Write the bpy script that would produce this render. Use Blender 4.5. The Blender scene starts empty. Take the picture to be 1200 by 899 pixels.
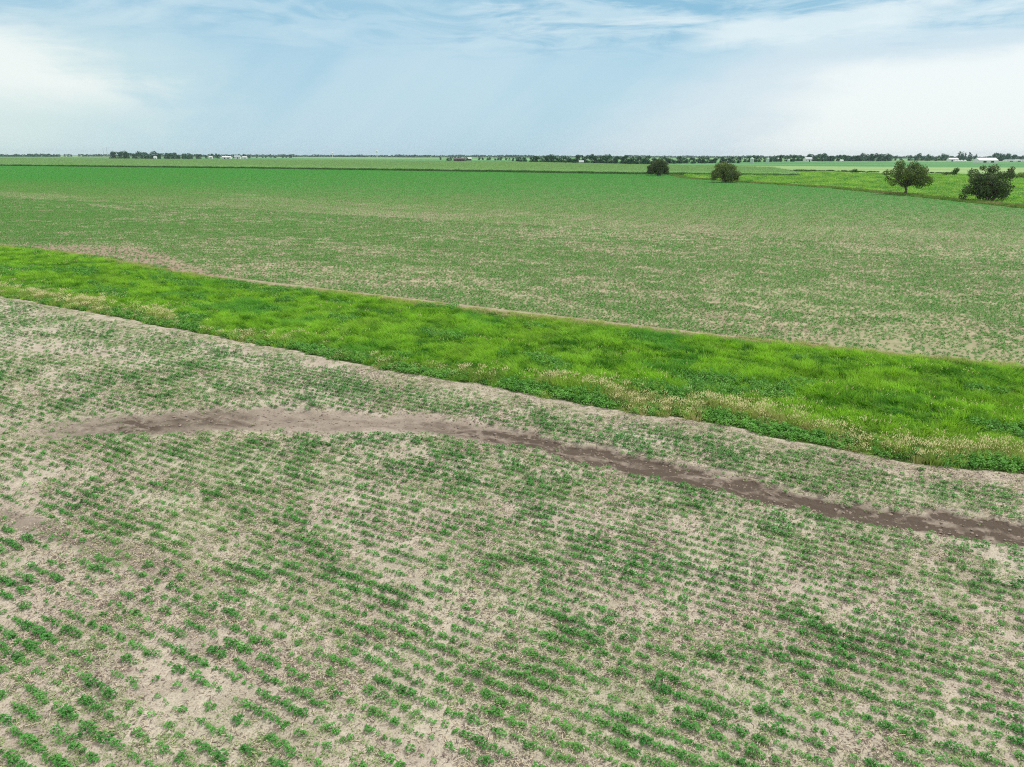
import bpy, bmesh, math, random
import numpy as np
from mathutils import Matrix, Vector

random.seed(7)
RNG = np.random.default_rng(11)
scene = bpy.context.scene
COL = scene.collection

# ------------------------------------------------------------------ camera
H = 12.0                                   # drone height
FPX = 833.0                                # focal length in 1200-wide photo pixels
PITCH = math.radians(17.77)
ROLL = math.radians(0.13)
cp, sp = math.cos(PITCH), math.sin(PITCH)
cr, sr = math.cos(ROLL), math.sin(ROLL)
F = np.array([0, cp, -sp])
X0 = np.array([1.0, 0, 0]); U0 = np.array([0, sp, cp])
XR = X0 * cr + U0 * sr
UP = -X0 * sr + U0 * cr
cam_d = bpy.data.cameras.new("camera")
cam = bpy.data.objects.new("camera", cam_d)
COL.objects.link(cam)
cam_d.sensor_width = 36.0
cam_d.lens = FPX / 1200.0 * 36.0
cam_d.clip_start = 0.2
cam_d.clip_end = 60000
cam.matrix_world = Matrix(((XR[0], UP[0], -F[0], 0), (XR[1], UP[1], -F[1], 0), (XR[2], UP[2], -F[2], H), (0, 0, 0, 1)))
scene.camera = cam

def g(px, py, z=0.0):
    """point of the plain (height z) that the photograph shows at px, py"""
    d = F * FPX + XR * (px - 600.0) - UP * (py - 449.5)
    k = (z - H) / d[2]
    return np.array([d[0] * k, d[1] * k])

def project(x, y, z=0.0):
    dx, dy, dz = x, y, z - H
    w = F[1] * dy + F[2] * dz
    w = np.where(w > 0.1, w, 0.1)
    px = 600 + FPX * (XR[0] * dx + XR[1] * dy + XR[2] * dz) / w
    py = 449.5 - FPX * (UP[0] * dx + UP[1] * dy + UP[2] * dz) / w
    return px, py, w

# ------------------------------------------------------------------ light
SUN_EL, SUN_AZ = math.radians(56), math.radians(62)      # azimuth measured from +Y towards +X
sun_d = bpy.data.lights.new("sun", 'SUN')
sun_d.energy = 1.5
sun_d.angle = math.radians(10)
sun_d.color = (1.0, 0.965, 0.90)
sun = bpy.data.objects.new("sun", sun_d)
COL.objects.link(sun)
sdir = Vector((math.sin(SUN_AZ) * math.cos(SUN_EL), math.cos(SUN_AZ) * math.cos(SUN_EL), math.sin(SUN_EL)))
sun.rotation_euler = sdir.to_track_quat('Z', 'Y').to_euler()
sun.location = (0, 0, 60)

scene.view_settings.view_transform = 'Standard'
scene.view_settings.look = 'None'
scene.view_settings.exposure = 0.75
scene.view_settings.gamma = 1.0
scene.cycles.use_denoising = False
scene.cycles.filter_width = 1.1
scene.cycles.max_bounces = 5
scene.cycles.diffuse_bounces = 2
scene.cycles.transparent_max_bounces = 4

# ------------------------------------------------------------------ node helpers
class N:
    def __init__(s, tree):
        s.t = tree; s.n = tree.nodes; s.l = tree.links
    def new(s, typ, **kw):
        n = s.n.new(typ)
        for k, v in kw.items(): setattr(n, k, v)
        return n
    def put(s, sock, v):
        if isinstance(v, bpy.types.NodeSocket): s.l.new(v, sock)
        elif isinstance(v, bpy.types.Node): s.l.new(v.outputs[0], sock)
        else:
            if isinstance(v, (tuple, list)) and len(v) == 3 and sock.type == 'RGBA': v = (*v, 1)
            sock.default_value = v
    def m(s, op, a, b=0.0, c=0.0, clamp=False):
        n = s.new('ShaderNodeMath', operation=op, use_clamp=clamp)
        for i, v in enumerate((a, b, c)): s.put(n.inputs[i], v)
        return n.outputs[0]
    def mix(s, f, a, b, blend='MIX'):
        n = s.new('ShaderNodeMix', data_type='RGBA', blend_type=blend, clamp_factor=True)
        s.put(n.inputs[0], f); s.put(n.inputs[6], a); s.put(n.inputs[7], b)
        return n.outputs[2]
    def sm(s, v, lo, hi, a=0.0, b=1.0):
        n = s.new('ShaderNodeMapRange', interpolation_type='SMOOTHSTEP')
        s.put(n.inputs[0], v); s.put(n.inputs[1], lo); s.put(n.inputs[2], hi); s.put(n.inputs[3], a); s.put(n.inputs[4], b)
        return n.outputs[0]
    def noise(s, vec, scale, detail=4.0, rough=0.55, dist=0.0, off=None, stretch=None):
        if off or stretch:
            mp = s.new('ShaderNodeMapping')
            s.put(mp.inputs[0], vec)
            if off: mp.inputs[1].default_value = off
            if stretch: mp.inputs[3].default_value = stretch
            vec = mp.outputs[0]
        n = s.new('ShaderNodeTexNoise')
        s.put(n.inputs['Vector'], vec)
        n.inputs['Scale'].default_value = scale; n.inputs['Detail'].default_value = detail
        n.inputs['Roughness'].default_value = rough; n.inputs['Distortion'].default_value = dist
        return n.outputs[0]
    def xyz(s, x, y, z):
        n = s.new('ShaderNodeCombineXYZ')
        for i, v in enumerate((x, y, z)): s.put(n.inputs[i], v)
        return n.outputs[0]

# ------------------------------------------------------------------ sky
world = bpy.data.worlds.new("World")
scene.world = world
world.use_nodes = True
w = N(world.node_tree)
w.n.clear()
tc = w.new('ShaderNodeTexCoord')
D = tc.outputs['Generated']
sep = w.new('ShaderNodeSeparateXYZ'); w.put(sep.inputs[0], D)
dx, dy, dz = sep.outputs
deg = 180 / math.pi
az = w.m('MULTIPLY', w.m('ARCTAN2', dx, dy), deg)                 # degrees to the right of the view
el = w.m('MULTIPLY', w.m('ARCSINE', dz), deg)
den = w.m('ADD', w.m('MAXIMUM', dz, 0.0), 0.035)
plane = w.xyz(w.m('DIVIDE', dx, den), w.m('DIVIDE', dy, den), 0.0)   # a cloud deck overhead
sky = w.new('ShaderNodeTexSky', sky_type='NISHITA', sun_disc=False, sun_elevation=SUN_EL, sun_rotation=SUN_AZ,
            altitude=200, air_density=1.0, dust_density=2.0, ozone_density=1.2)
def c8(r, gg, b, k=10.0):
    f = lambda v: (v / 255 / 12.92 if v <= 10 else ((v / 255 + 0.055) / 1.055) ** 2.4) * k
    return (f(r), f(gg), f(b), 1)
EX = 2 ** 0.75
K = 10.0 / EX
n1 = w.noise(plane, 0.55, 6, 0.6, 0.6)
n2 = w.noise(plane, 1.7, 5, 0.6, 0.9, off=(3, 7, 0))
nb = w.noise(D, 2.2, 3, 0.5, 0.2, off=(5, 1, 2))
nw = w.noise(D, 7.0, 4, 0.55, 0.4, off=(1, 8, 3))
nwc = w.m('SUBTRACT', w.m('ADD', w.m('MULTIPLY', nw, .65), w.m('MULTIPLY', w.noise(w.xyz(az, w.m('MULTIPLY', el, 4.0), 0.0), .16, 6, .62, .8), .6)), 0.5)
# broad rain-grey blue veil
base = w.mix(w.sm(el, 0.0, 9.0), c8(180, 215, 231, K), c8(163, 206, 228, K))
base = w.mix(w.m('MULTIPLY', w.sm(nb, 0.40, 0.66), 0.5), base, c8(196, 224, 236, K))
# sheer veil with an oblique rain edge, left of centre
ed = w.m('ADD', w.m('ADD', az, w.m('MULTIPLY', el, -1.15)), w.m('MULTIPLY', nwc, 5.0))
veil = w.m('MULTIPLY', w.sm(ed, -21.0, -17.5), w.sm(ed, -1.0, -14.0))
veil = w.m('MULTIPLY', veil, w.sm(el, 9.3, 6.5))
base = w.mix(w.m('MULTIPLY', veil, 0.6), base, c8(198, 224, 236, K))
# slanting rain shafts
shx = w.m('ADD', w.m('ADD', az, w.m('MULTIPLY', el, -1.1)), w.m('MULTIPLY', nwc, 2.0))
shf = w.noise(w.xyz(shx, w.m('MULTIPLY', el, .12), 0.0), .34, 3, .5)
base = w.mix(w.m('MULTIPLY', w.m('MULTIPLY', w.sm(shf, .42, .62), w.sm(el, 9.5, 5.0)), .18), base, c8(204, 226, 237, K))
# pale lower left
pl = w.m('MULTIPLY', w.sm(w.m('ADD', az, w.m('MULTIPLY', nwc, 14.0)), -14.0, -34.0), w.sm(el, 10.0, 5.0))
base = w.mix(w.m('MULTIPLY', pl, 0.9), base, c8(221, 239, 236, K))
# bright cloud at the left
lb = w.m('ADD', w.m('ADD', az, w.m('MULTIPLY', el, 1.6)), w.m('MULTIPLY', nwc, 16.0))
lbm = w.m('MULTIPLY', w.sm(lb, -14.0, -22.0), w.sm(w.m('ADD', el, w.m('MULTIPLY', nwc, 3.0)), 2.4, 5.0))
lbm = w.m('MULTIPLY', lbm, w.sm(w.m('ADD', el, w.m('MULTIPLY', w.m('ADD', az, 33.0), 0.22)), 10.2, 7.6))
base = w.mix(w.m('MULTIPLY', lbm, 0.95), base, c8(244, 251, 248, K))
# pale lower right
rl = w.m('ADD', w.m('ADD', az, w.m('MULTIPLY', el, -1.6)), w.m('MULTIPLY', nwc, 7.0))
rlm = w.m('MULTIPLY', w.sm(rl, 0.0, 11.0), w.sm(el, 11.0, 5.0))
base = w.mix(w.m('MULTIPLY', rlm, 0.9), base, c8(217, 232, 240, K))
# bright cloud at the right
rb = w.m('ADD', w.m('ADD', az, w.m('MULTIPLY', el, -0.6)), w.m('MULTIPLY', nwc, 10.0))
rbm = w.m('MULTIPLY', w.sm(rb, 15.5, 23.0), w.sm(w.m('ADD', w.m('ADD', el, w.m('MULTIPLY', nwc, 2.4)), w.m('MULTIPLY', az, -0.045)), 6.1, 4.5))
base = w.mix(w.m('MULTIPLY', rbm, 0.95), base, c8(243, 250, 250, K))
# streaky deck in the upper part of the picture and on overhead
deck = w.sm(w.m('ADD', el, w.m('MULTIPLY', nwc, 3.0)), 6.6, 9.4)
streak = w.mix(w.sm(n2, 0.36, 0.62), c8(136, 189, 217, K), c8(190, 220, 234, K))
streak = w.mix(w.m('MULTIPLY', w.sm(n1, 0.50, 0.64), 0.9), streak, c8(224, 240, 245, K))
dside = w.m('MULTIPLY', w.sm(az, -6.0, 2.0, 0.45, 0.95), deck)
base = w.mix(dside, base, streak)
# white bank, upper right
ub = w.m('ADD', w.m('SUBTRACT', el, w.m('MULTIPLY', az, 0.075)), w.m('MULTIPLY', nwc, 2.6))
ubm = w.m('MULTIPLY', w.m('MULTIPLY', w.sm(ub, 6.2, 7.0), w.sm(ub, 8.4, 7.6)), w.m('MULTIPLY', w.sm(az, 11.0, 16.0), w.sm(az, 33.0, 25.0)))
base = w.mix(w.m('MULTIPLY', ubm, 0.85), base, c8(228, 242, 246, K))
# an overcast sky is brighter overhead
base = w.mix(w.sm(el, 11.5, 30.0), base, w.mix(w.sm(n1, 0.4, 0.62), c8(214, 218, 216, K), c8(240, 238, 230, K)))
over = w.sm(el, 14.0, 60.0, 1.0, 1.35)
ov = w.new('ShaderNodeVectorMath', operation='SCALE'); w.put(ov.inputs[0], base); w.put(ov.inputs['Scale'], over)
col = w.mix(0.07, ov.outputs[0], sky.outputs[0])
bg = w.new('ShaderNodeBackground'); w.put(bg.inputs[0], col); bg.inputs[1].default_value = 0.1
wo = w.new('ShaderNodeOutputWorld'); w.l.new(bg.outputs[0], wo.inputs[0])

# ------------------------------------------------------------------ object helpers
def props(o, label=None, cat=None, group=None, kind=None):
    if label: o["label"] = label
    if cat: o["category"] = cat
    if group: o["group"] = group
    if kind: o["kind"] = kind
    return o

def link(name, me, parent=None, loc=None, rz=0.0, sc=None):
    o = bpy.data.objects.new(name, me)
    COL.objects.link(o)
    if loc is not None: o.location = loc
    if rz: o.rotation_euler = (0, 0, rz)
    if sc is not None: o.scale = sc
    if parent: o.parent = parent
    return o

def mesh(name, verts, faces, mats=None, mat_idx=None, smooth=False, attrs=None):
    me = bpy.data.meshes.new(name)
    verts = np.asarray(verts, dtype=np.float32)
    if isinstance(faces, np.ndarray):
        nf, k = faces.shape
        me.vertices.add(len(verts)); me.vertices.foreach_set('co', verts.ravel())
        me.loops.add(nf * k); me.loops.foreach_set('vertex_index', faces.ravel().astype(np.int32))
        me.polygons.add(nf)
        me.polygons.foreach_set('loop_start', np.arange(0, nf * k, k, dtype=np.int32))
        me.polygons.foreach_set('loop_total', np.full(nf, k, dtype=np.int32))
        me.update(calc_edges=True)
    else:
        me.from_pydata(verts.tolist(), [], faces)
    for m_ in (mats or []): me.materials.append(m_)
    if mat_idx is not None: me.polygons.foreach_set('material_index', np.asarray(mat_idx, dtype=np.int32))
    if smooth: me.polygons.foreach_set('use_smooth', np.ones(len(me.polygons), dtype=bool))
    for k, v in (attrs or {}).items():
        a = me.attributes.new(k, 'FLOAT', 'POINT'); a.data.foreach_set('value', np.asarray(v, dtype=np.float32))
    me.update()
    return me

def vnoise(x, y, seed=0):
    """smooth value noise in 0..1 (vectorised)"""
    xi = np.floor(x).astype(np.int64); yi = np.floor(y).astype(np.int64)
    fx = x - xi; fy = y - yi
    fx = fx * fx * (3 - 2 * fx); fy = fy * fy * (3 - 2 * fy)
    def h(a, b):
        n = (a * 374761393 + b * 668265263 + seed * 1442695041) & 0xffffffff
        n = ((n ^ (n >> 13)) * 1274126177) & 0xffffffff
        n = (n ^ (n >> 16)) & 0xffffffff
        return n / 4294967295.0
    return (h(xi, yi) * (1 - fx) + h(xi + 1, yi) * fx) * (1 - fy) + (h(xi, yi + 1) * (1 - fx) + h(xi + 1, yi + 1) * fx) * fy

def fbm(x, y, seed=0, oct=4, rough=0.5):
    s, a, t = 0, 1.0, 0
    for i in range(oct):
        s = s + a * vnoise(x * 2 ** i + 17.3 * i, y * 2 ** i - 9.1 * i, seed + i); t += a; a *= rough
    return s / t

def sstep(v, a, b):
    t = np.clip((v - a) / (b - a), 0, 1)
    return t * t * (3 - 2 * t)

# ------------------------------------------------------------------ the lie of the land
ANG = math.radians(29.0)                    # crop rows and waterway run this way
CA, SA = math.cos(ANG), math.sin(ANG)
def st(x, y): return x * CA - y * SA, x * SA + y * CA       # s along the rows (rightward), t across (away)
def xy(s, t): return s * CA + t * SA, -s * SA + t * CA

def pix_line(pts):
    w_ = np.array([g(a, b) for a, b in pts])
    s, t = st(w_[:, 0], w_[:, 1])
    o = np.argsort(s)
    return s[o], t[o]
near_s, near_t = pix_line([(0, 347), (50, 356), (100, 365), (150, 375), (200, 385), (250, 393), (300, 403), (350, 413), (400, 423), (440, 431), (480, 438),
    (530, 446), (570, 451), (600, 458), (650, 467), (700, 478), (750, 486), (800, 492), (850, 501), (900, 511), (950, 521), (1000, 530), (1050, 538), (1100, 545), (1200, 554)])
far_s, far_t = pix_line([(0, 289), (60, 295), (120, 303), (200, 319), (260, 329), (300, 335), (400, 344), (500, 357), (600, 370), (700, 381), (800, 393), (900, 402), (1000, 413), (1100, 422), (1200, 433)])
def near_edge(s): return np.interp(s, near_s, near_t) + (fbm(s * 0.9, s * 0, 5) - 0.5) * 0.6
def far_edge(s): return np.interp(s, far_s, far_t) + (fbm(s * 0.5, s * 0 + 3, 9) - 0.5) * 0.6
# the washed-out bare track
tr_s, tr_t = pix_line([(-60, 490), (60, 500), (140, 497), (230, 493), (300, 491), (400, 494), (500, 498), (560, 505), (620, 516), (700, 532), (780, 551), (860, 570), (940, 588), (1000, 598), (1060, 606), (1120, 613), (1200, 622), (1300, 634)])
def track(s, t):
    """0 outside .. 1 in the middle of the washout, and a moisture value"""
    c = np.interp(s, tr_s, tr_t)
    wl = .85 + 1.0 * sstep(s, -12, -24) + 0.15 * fbm(s * 0.4, s * 0, 3)
    d = np.abs(t - c + (fbm(s * 0.35, t * 0.35, 21) - 0.5) * 1.3 + (fbm(s * 1.6, t * 1.6, 22, 3) - 0.5) * 1.1)
    v = 1 - sstep(d, wl * 0.55, wl * 1.35)
    v = v * sstep(s, -38, -30) * (.75 + .5 * fbm(s * .5, t * 2.5, 34))
    lines = np.exp(-((d - .45) / .28) ** 2) + .55 * np.exp(-(d / .5) ** 2) * fbm(s * .2, t * 1.0, 37)
    wet = v * (0.22 + 1.05 * sstep(s, -24, -4)) * np.clip(lines, 0, 1) * (0.35 + 1.1 * fbm(s * 0.22, t * 3.5, 33, 3))
    wet = wet + v * .8 * np.exp(-((s + 30) / 3.5) ** 2) * fbm(s * .4, t * 3, 39)
    return v, wet
fa_s, fa_t = pix_line([(-60, 588), (0, 605), (150, 650), (230, 682)])
def faint_line(s, t):
    d = np.abs(t - np.interp(s, fa_s, fa_t) + (fbm(s * .4, t * .4, 4) - .5) * .5)
    return (1 - sstep(d, .2, .65)) * sstep(s, fa_s[-1] + 2, fa_s[-1] - 3)
def height(x, y):
    s, t = st(x, y)
    v, _ = track(s, t)
    z = (fbm(x * 0.12, y * 0.12, 41, 3) - 0.5) * 0.25
    z = z + (fbm(x * 1.6, y * 1.6, 45, 3) - 0.5) * 0.05
    z = z + 0.02 * np.cos(t * 2 * math.pi / 0.43)
    z = z - 0.16 * v * (0.4 + 1.2 * fbm(s * 0.8, t * 4, 51))
    fade = sstep(t, 49.0, 46.0)
    return z * fade

# ------------------------------------------------------------------ materials
def material(name):
    m_ = bpy.data.materials.new(name); m_.use_nodes = True
    b = N(m_.node_tree); b.n.clear()
    return m_, b
def finish(b, color, rough=0.9, bump=None, bstr=0.3, bdist=0.05, transl=0.0, spec=0.15, metal=0.0):
    p = b.new('ShaderNodeBsdfPrincipled')
    b.put(p.inputs['Base Color'], color); b.put(p.inputs['Roughness'], rough)
    p.inputs['Specular IOR Level'].default_value = spec
    p.inputs['Metallic'].default_value = metal
    if bump is not None:
        bn = b.new('ShaderNodeBump'); bn.inputs['Strength'].default_value = bstr; bn.inputs['Distance'].default_value = bdist
        b.put(bn.inputs['Height'], bump); b.put(p.inputs['Normal'], bn.outputs[0])
    out = b.new('ShaderNodeOutputMaterial')
    if transl > 0:
        tl = b.new('ShaderNodeBsdfTranslucent'); b.put(tl.inputs[0], color)
        mx = b.new('ShaderNodeMixShader'); mx.inputs[0].default_value = transl
        b.l.new(p.outputs[0], mx.inputs[1]); b.l.new(tl.outputs[0], mx.inputs[2]); b.l.new(mx.outputs[0], out.inputs[0])
    else:
        b.l.new(p.outputs[0], out.inputs[0])
def pos(b): return b.new('ShaderNodeNewGeometry').outputs['Position']
def inst(b, name):
    a = b.new('ShaderNodeAttribute', attribute_type='INSTANCER', attribute_name=name); return a.outputs['Fac']
def attr(b, name):
    a = b.new('ShaderNodeAttribute', attribute_type='GEOMETRY', attribute_name=name); return a.outputs['Fac']

def soil_mat():
    m_, b = material('soil')
    P = pos(b)
    n_big = b.noise(P, 0.10, 4, 0.55)
    n_mid = b.noise(P, 0.75, 5, 0.62, 0.4)
    n_small = b.noise(P, 5.0, 5, 0.7, 0.5)
    n_fine = b.noise(P, 22.0, 4, 0.75)
    c = b.mix(b.sm(n_mid, 0.34, 0.66), (0.43, 0.365, 0.29), (0.60, 0.52, 0.42))
    c = b.mix(b.m('MULTIPLY', b.sm(n_small, 0.5, 0.68), 0.5), c, (0.36, 0.27, 0.235))
    c = b.mix(b.m('MULTIPLY', b.sm(n_big, 0.42, 0.6), 0.4), c, (0.50, 0.50, 0.34))
    c = b.mix(b.m('MULTIPLY', b.sm(n_fine, 0.50, 0.62), 0.6), c, (0.20, 0.165, 0.14))
    c = b.mix(b.m('MULTIPLY', b.sm(n_fine, 0.45, 0.33), 0.45), c, (0.76, 0.71, 0.62))
    wet = attr(b, 'wet'); bare = attr(b, 'bare')
    nw_ = b.noise(P, 1.1, 5, 0.65, 0.8, off=(4, 4, 0))
    wf = b.m('MULTIPLY', wet, b.sm(nw_, 0.30, 0.55, 0.25, 1.25))
    rag = b.noise(P, 2.6, 5, .7, .6, off=(7, 0, 0))
    bare = b.sm(b.m('ADD', bare, b.m('MULTIPLY', b.m('SUBTRACT', rag, .5), 1.3)), .15, .75)
    c = b.mix(b.m('MULTIPLY', bare, 0.85), c, b.mix(n_small, (0.22, 0.172, 0.14), (0.46, 0.385, 0.32)))
    c = b.mix(b.m('MULTIPLY', wf, 1.5, clamp=True), c, b.mix(n_fine, (0.066, 0.049, 0.038), (0.16, 0.122, 0.095)))
    hgt = b.m('ADD', b.m('MULTIPLY', n_small, 1.0), b.m('MULTIPLY', n_fine, 0.5))
    finish(b, c, 0.95, hgt, 0.8, 0.07)
    return m_
M_SOIL = soil_mat()

def leaf_mat(name, lo, hi, dry, dry_amt=0.25, transl=0.25, pscale=0.12, pale=.4):
    m_, b = material(name)
    t = inst(b, 'tint')
    P = pos(b)
    c = b.mix(t, lo, hi)
    n_ = b.noise(P, pscale, 3, 0.6)
    c = b.mix(b.m('MULTIPLY', b.sm(n_, 0.48, 0.68), dry_amt), c, dry)
    nf = b.noise(P, 9.0, 2, 0.6)
    c = b.mix(b.m('MULTIPLY', b.sm(nf, 0.4, 0.7), pale), c, b.mix(0.35, c, (0.30, 0.42, 0.16)))
    finish(b, c, 0.6, transl=transl, spec=0.25)
    return m_
M_SOY = leaf_mat('soybean_leaf', (0.045, 0.21, 0.038), (0.14, 0.42, 0.08), (0.24, 0.42, 0.10), 0.3)
M_SOYFAR = leaf_mat('soybean_leaf_far', (0.075, 0.38, 0.06), (0.17, 0.36, 0.08), (0.17, 0.34, 0.08), 0.25, pscale=0.03, pale=.1)
M_SEED = leaf_mat('weed_seedling', (0.22, 0.34, 0.12), (0.44, 0.50, 0.25), (0.52, 0.50, 0.32), 0.5)

def grass_mat():
    m_, b = material('grass_blade')
    t = inst(b, 'tint'); dry = inst(b, 'dry')
    P = pos(b)
    n_ = b.noise(P, 0.16, 4, 0.6, 0.6)
    n2_ = b.noise(P, 0.55, 3, 0.6, 0.3, off=(9, 2, 0))
    c = b.mix(t, (0.06, 0.24, 0.014), (0.39, 0.71, 0.06))
    c = b.mix(b.m('MULTIPLY', b.sm(n_, 0.50, 0.64), 0.6), c, (0.34, 0.58, 0.05))
    c = b.mix(b.m('MULTIPLY', b.sm(n_, 0.45, 0.30), 0.6), c, (0.12, 0.42, 0.07))
    c = b.mix(b.m('MULTIPLY', b.sm(n2_, 0.52, 0.68), 0.4), c, (0.07, 0.22, 0.02))
    c = b.mix(dry, c, (0.50, 0.46, 0.20))
    finish(b, c, 0.6, transl=0.4, spec=0.2)
    return m_
M_GRASS = grass_mat()
def plain(name, color, rough=0.8, var=0.15, scale=2.0, **k):
    m_, b = material(name)
    n_ = b.noise(pos(b), scale, 4, 0.6)
    dark = tuple(v * (1 - var) for v in color); lite = tuple(min(1, v * (1 + var)) for v in color)
    finish(b, b.mix(n_, dark, lite), rough, **k)
    return m_
M_SEEDHEAD = plain('seed_head', (0.62, 0.57, 0.29), 0.9, 0.25, 3.0)
M_WEED = leaf_mat('broad_weed_leaf', (0.07, 0.26, 0.03), (0.18, 0.46, 0.07), (0.26, 0.48, 0.07), 0.4, pscale=0.4)
M_STRAW = plain('straw', (0.58, 0.50, 0.36), 0.9, 0.35, 8.0)
M_STRAWDARK = plain('weathered_straw', (0.19, 0.145, 0.125), 0.9, 0.3, 8.0)
M_BARK = plain('bark', (0.16, 0.125, 0.095), 0.95, 0.4, 3.0, bump=None)

# ------------------------------------------------------------------ ground sheets
def st_grid(name, S, rows_fn, mat, attrs_fn=None, zfn=height, smooth=True):
    """sheet in row coordinates; rows_fn(S) gives the t values, one array of len(S) per row"""
    T = np.array(rows_fn(S))                 # rows x cols
    SS = np.broadcast_to(S, T.shape)
    x, y = xy(SS, T)
    z = zfn(x, y)
    v = np.stack([x.ravel(), y.ravel(), z.ravel()], 1)
    r, c = T.shape
    i = np.arange(r - 1)[:, None] * c + np.arange(c - 1)[None]
    f = np.stack([i, i + 1, i + c + 1, i + c], -1).reshape(-1, 4)
    at_ = attrs_fn(SS.ravel(), T.ravel()) if attrs_fn else None
    return mesh(name, v, f, [mat], smooth=smooth, attrs=at_)

S_fine = np.concatenate([np.linspace(-420, -100, 40)[:-1], np.linspace(-100, 45, 720), np.linspace(45, 300, 40)[1:]])
def rows_near(S):
    e = near_edge(S)
    out = [np.full_like(S, v) for v in (-250, -120, -50, -20, -8)]
    return out + [(-3 + (e + 3) * k) for k in np.linspace(0, 1, 230)]
def attr_near(s, t):
    v, wet = track(s, t)
    e = near_edge(s)
    edge = sstep(t + 3 * (fbm(s * .4, t * .4, 72, 4) - .5), e - 3.0, e - .8) * (0.1 + 1.1 * fbm(s * 0.5, t * 0.5, 71))
    faint = faint_line(s, t) * .8
    return {'bare': np.clip(v * (.75 + .25 * sstep(s, -24, -10)) + edge * 0.5 + faint, 0, 1), 'wet': wet + .2 * faint}
o = link('near_field_soil', st_grid('near_field_soil', S_fine, rows_near, M_SOIL, attr_near))
props(o, kind='structure')

M_THATCH = plain('thatch', (0.10, 0.15, 0.04), 0.95, 0.5, 3.0)
def rows_strip(S):
    e, f_ = near_edge(S), far_edge(S)
    return [e + (f_ - e) * k for k in np.linspace(0, 1, 40)]
o = link('waterway_ground', st_grid('waterway_ground', S_fine, rows_strip, M_THATCH))
props(o, kind='structure')

# far soybean field, corner points from the photograph
EAST = [g(*p) for p in [(785, 205.2), (800, 209), (870, 214), (970, 220.5), (1060, 229.5), (1200, 244.5)]]
CORN = [g(*p) for p in [(-260, 192.5), (0, 194.5), (300, 197.8), (600, 202.3), (785, 205.2)]]
e_dir = EAST[-1] - EAST[-2]
EAST_END = EAST[-1] + e_dir / np.linalg.norm(e_dir) * 300
def far_soil_mat():
    m_, b = material('far_soil')
    P = pos(b)
    n1_ = b.noise(P, 0.05, 5, 0.6, 0.5); n2_ = b.noise(P, 0.6, 5, 0.65, 0.3); n3_ = b.noise(P, 6, 3, 0.7)
    c = b.mix(b.sm(n2_, 0.35, 0.65), (0.28, 0.235, 0.155), (0.43, 0.37, 0.25))
    c = b.mix(b.m('MULTIPLY', b.sm(n1_, 0.45, 0.6), 0.4), c, (0.30, 0.33, 0.16))
    c = b.mix(b.m('MULTIPLY', b.sm(n3_, 0.5, 0.65), 0.4), c, (0.17, 0.14, 0.10))
    bare = attr(b, 'bare')
    c = b.mix(bare, c, b.mix(n2_, (0.20, 0.13, 0.10), (0.42, 0.31, 0.24)))
    finish(b, c, 0.95, n3_, 0.5, 0.05)
    return m_
M_FARSOIL = far_soil_mat()
def far_bare(s, t):
    px, py, _ = project(*xy(s, t))
    e = far_edge(s)
    d = t - e
    wid = 1.3 + 10.0 * np.exp(-((px - 140) / 90.0) ** 2)
    return (1 - sstep(d, wid * 0.5, wid)) * (0.5 + 0.5 * fbm(s * 0.3, t * 0.3, 8))
S_far = np.concatenate([np.linspace(-420, -150, 30)[:-1], np.linspace(-150, 60, 300), np.linspace(60, 300, 25)[1:]])
def rows_far(S):
    f_ = far_edge(S)
    return [f_ + k for k in (0, 0.6, 1.2, 1.8, 2.5, 3.5, 5, 7, 9, 12, 14)]
o = link('far_field_headland', st_grid('far_field_headland', S_far, rows_far, M_FARSOIL, lambda s, t: {'bare': far_bare(s, t)}, zfn=lambda x, y: x * 0))
props(o, kind='structure')
# the rest of that field is one flat sheet
def ngon(name, pts, z, mat):
    bm = bmesh.new()
    vs = [bm.verts.new((p[0], p[1], z)) for p in pts]
    bm.faces.new(vs); bmesh.ops.triangulate(bm, faces=bm.faces[:])
    me = bpy.data.meshes.new(name); bm.to_mesh(me); bm.free()
    me.update()
    if len(me.polygons) and me.polygons[0].normal.z < 0:
        me.flip_normals()
    me.materials.append(mat)
    return me
bl = [np.array(xy(s, far_edge(np.array([s]))[0] + 12)) for s in np.linspace(-420, 290, 60)]
poly_field = np.array([*CORN, *EAST])        # outline used for plant masks
line = [p for p in bl if p[0] < EAST_END[0] or True]
o = link('far_field_soil', ngon('far_field_soil', bl + [EAST_END + np.array([40, 0]), EAST_END] + [*EAST[::-1]] + [*CORN[::-1]], -0.01, M_FARSOIL))
props(o, kind='structure')

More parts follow.
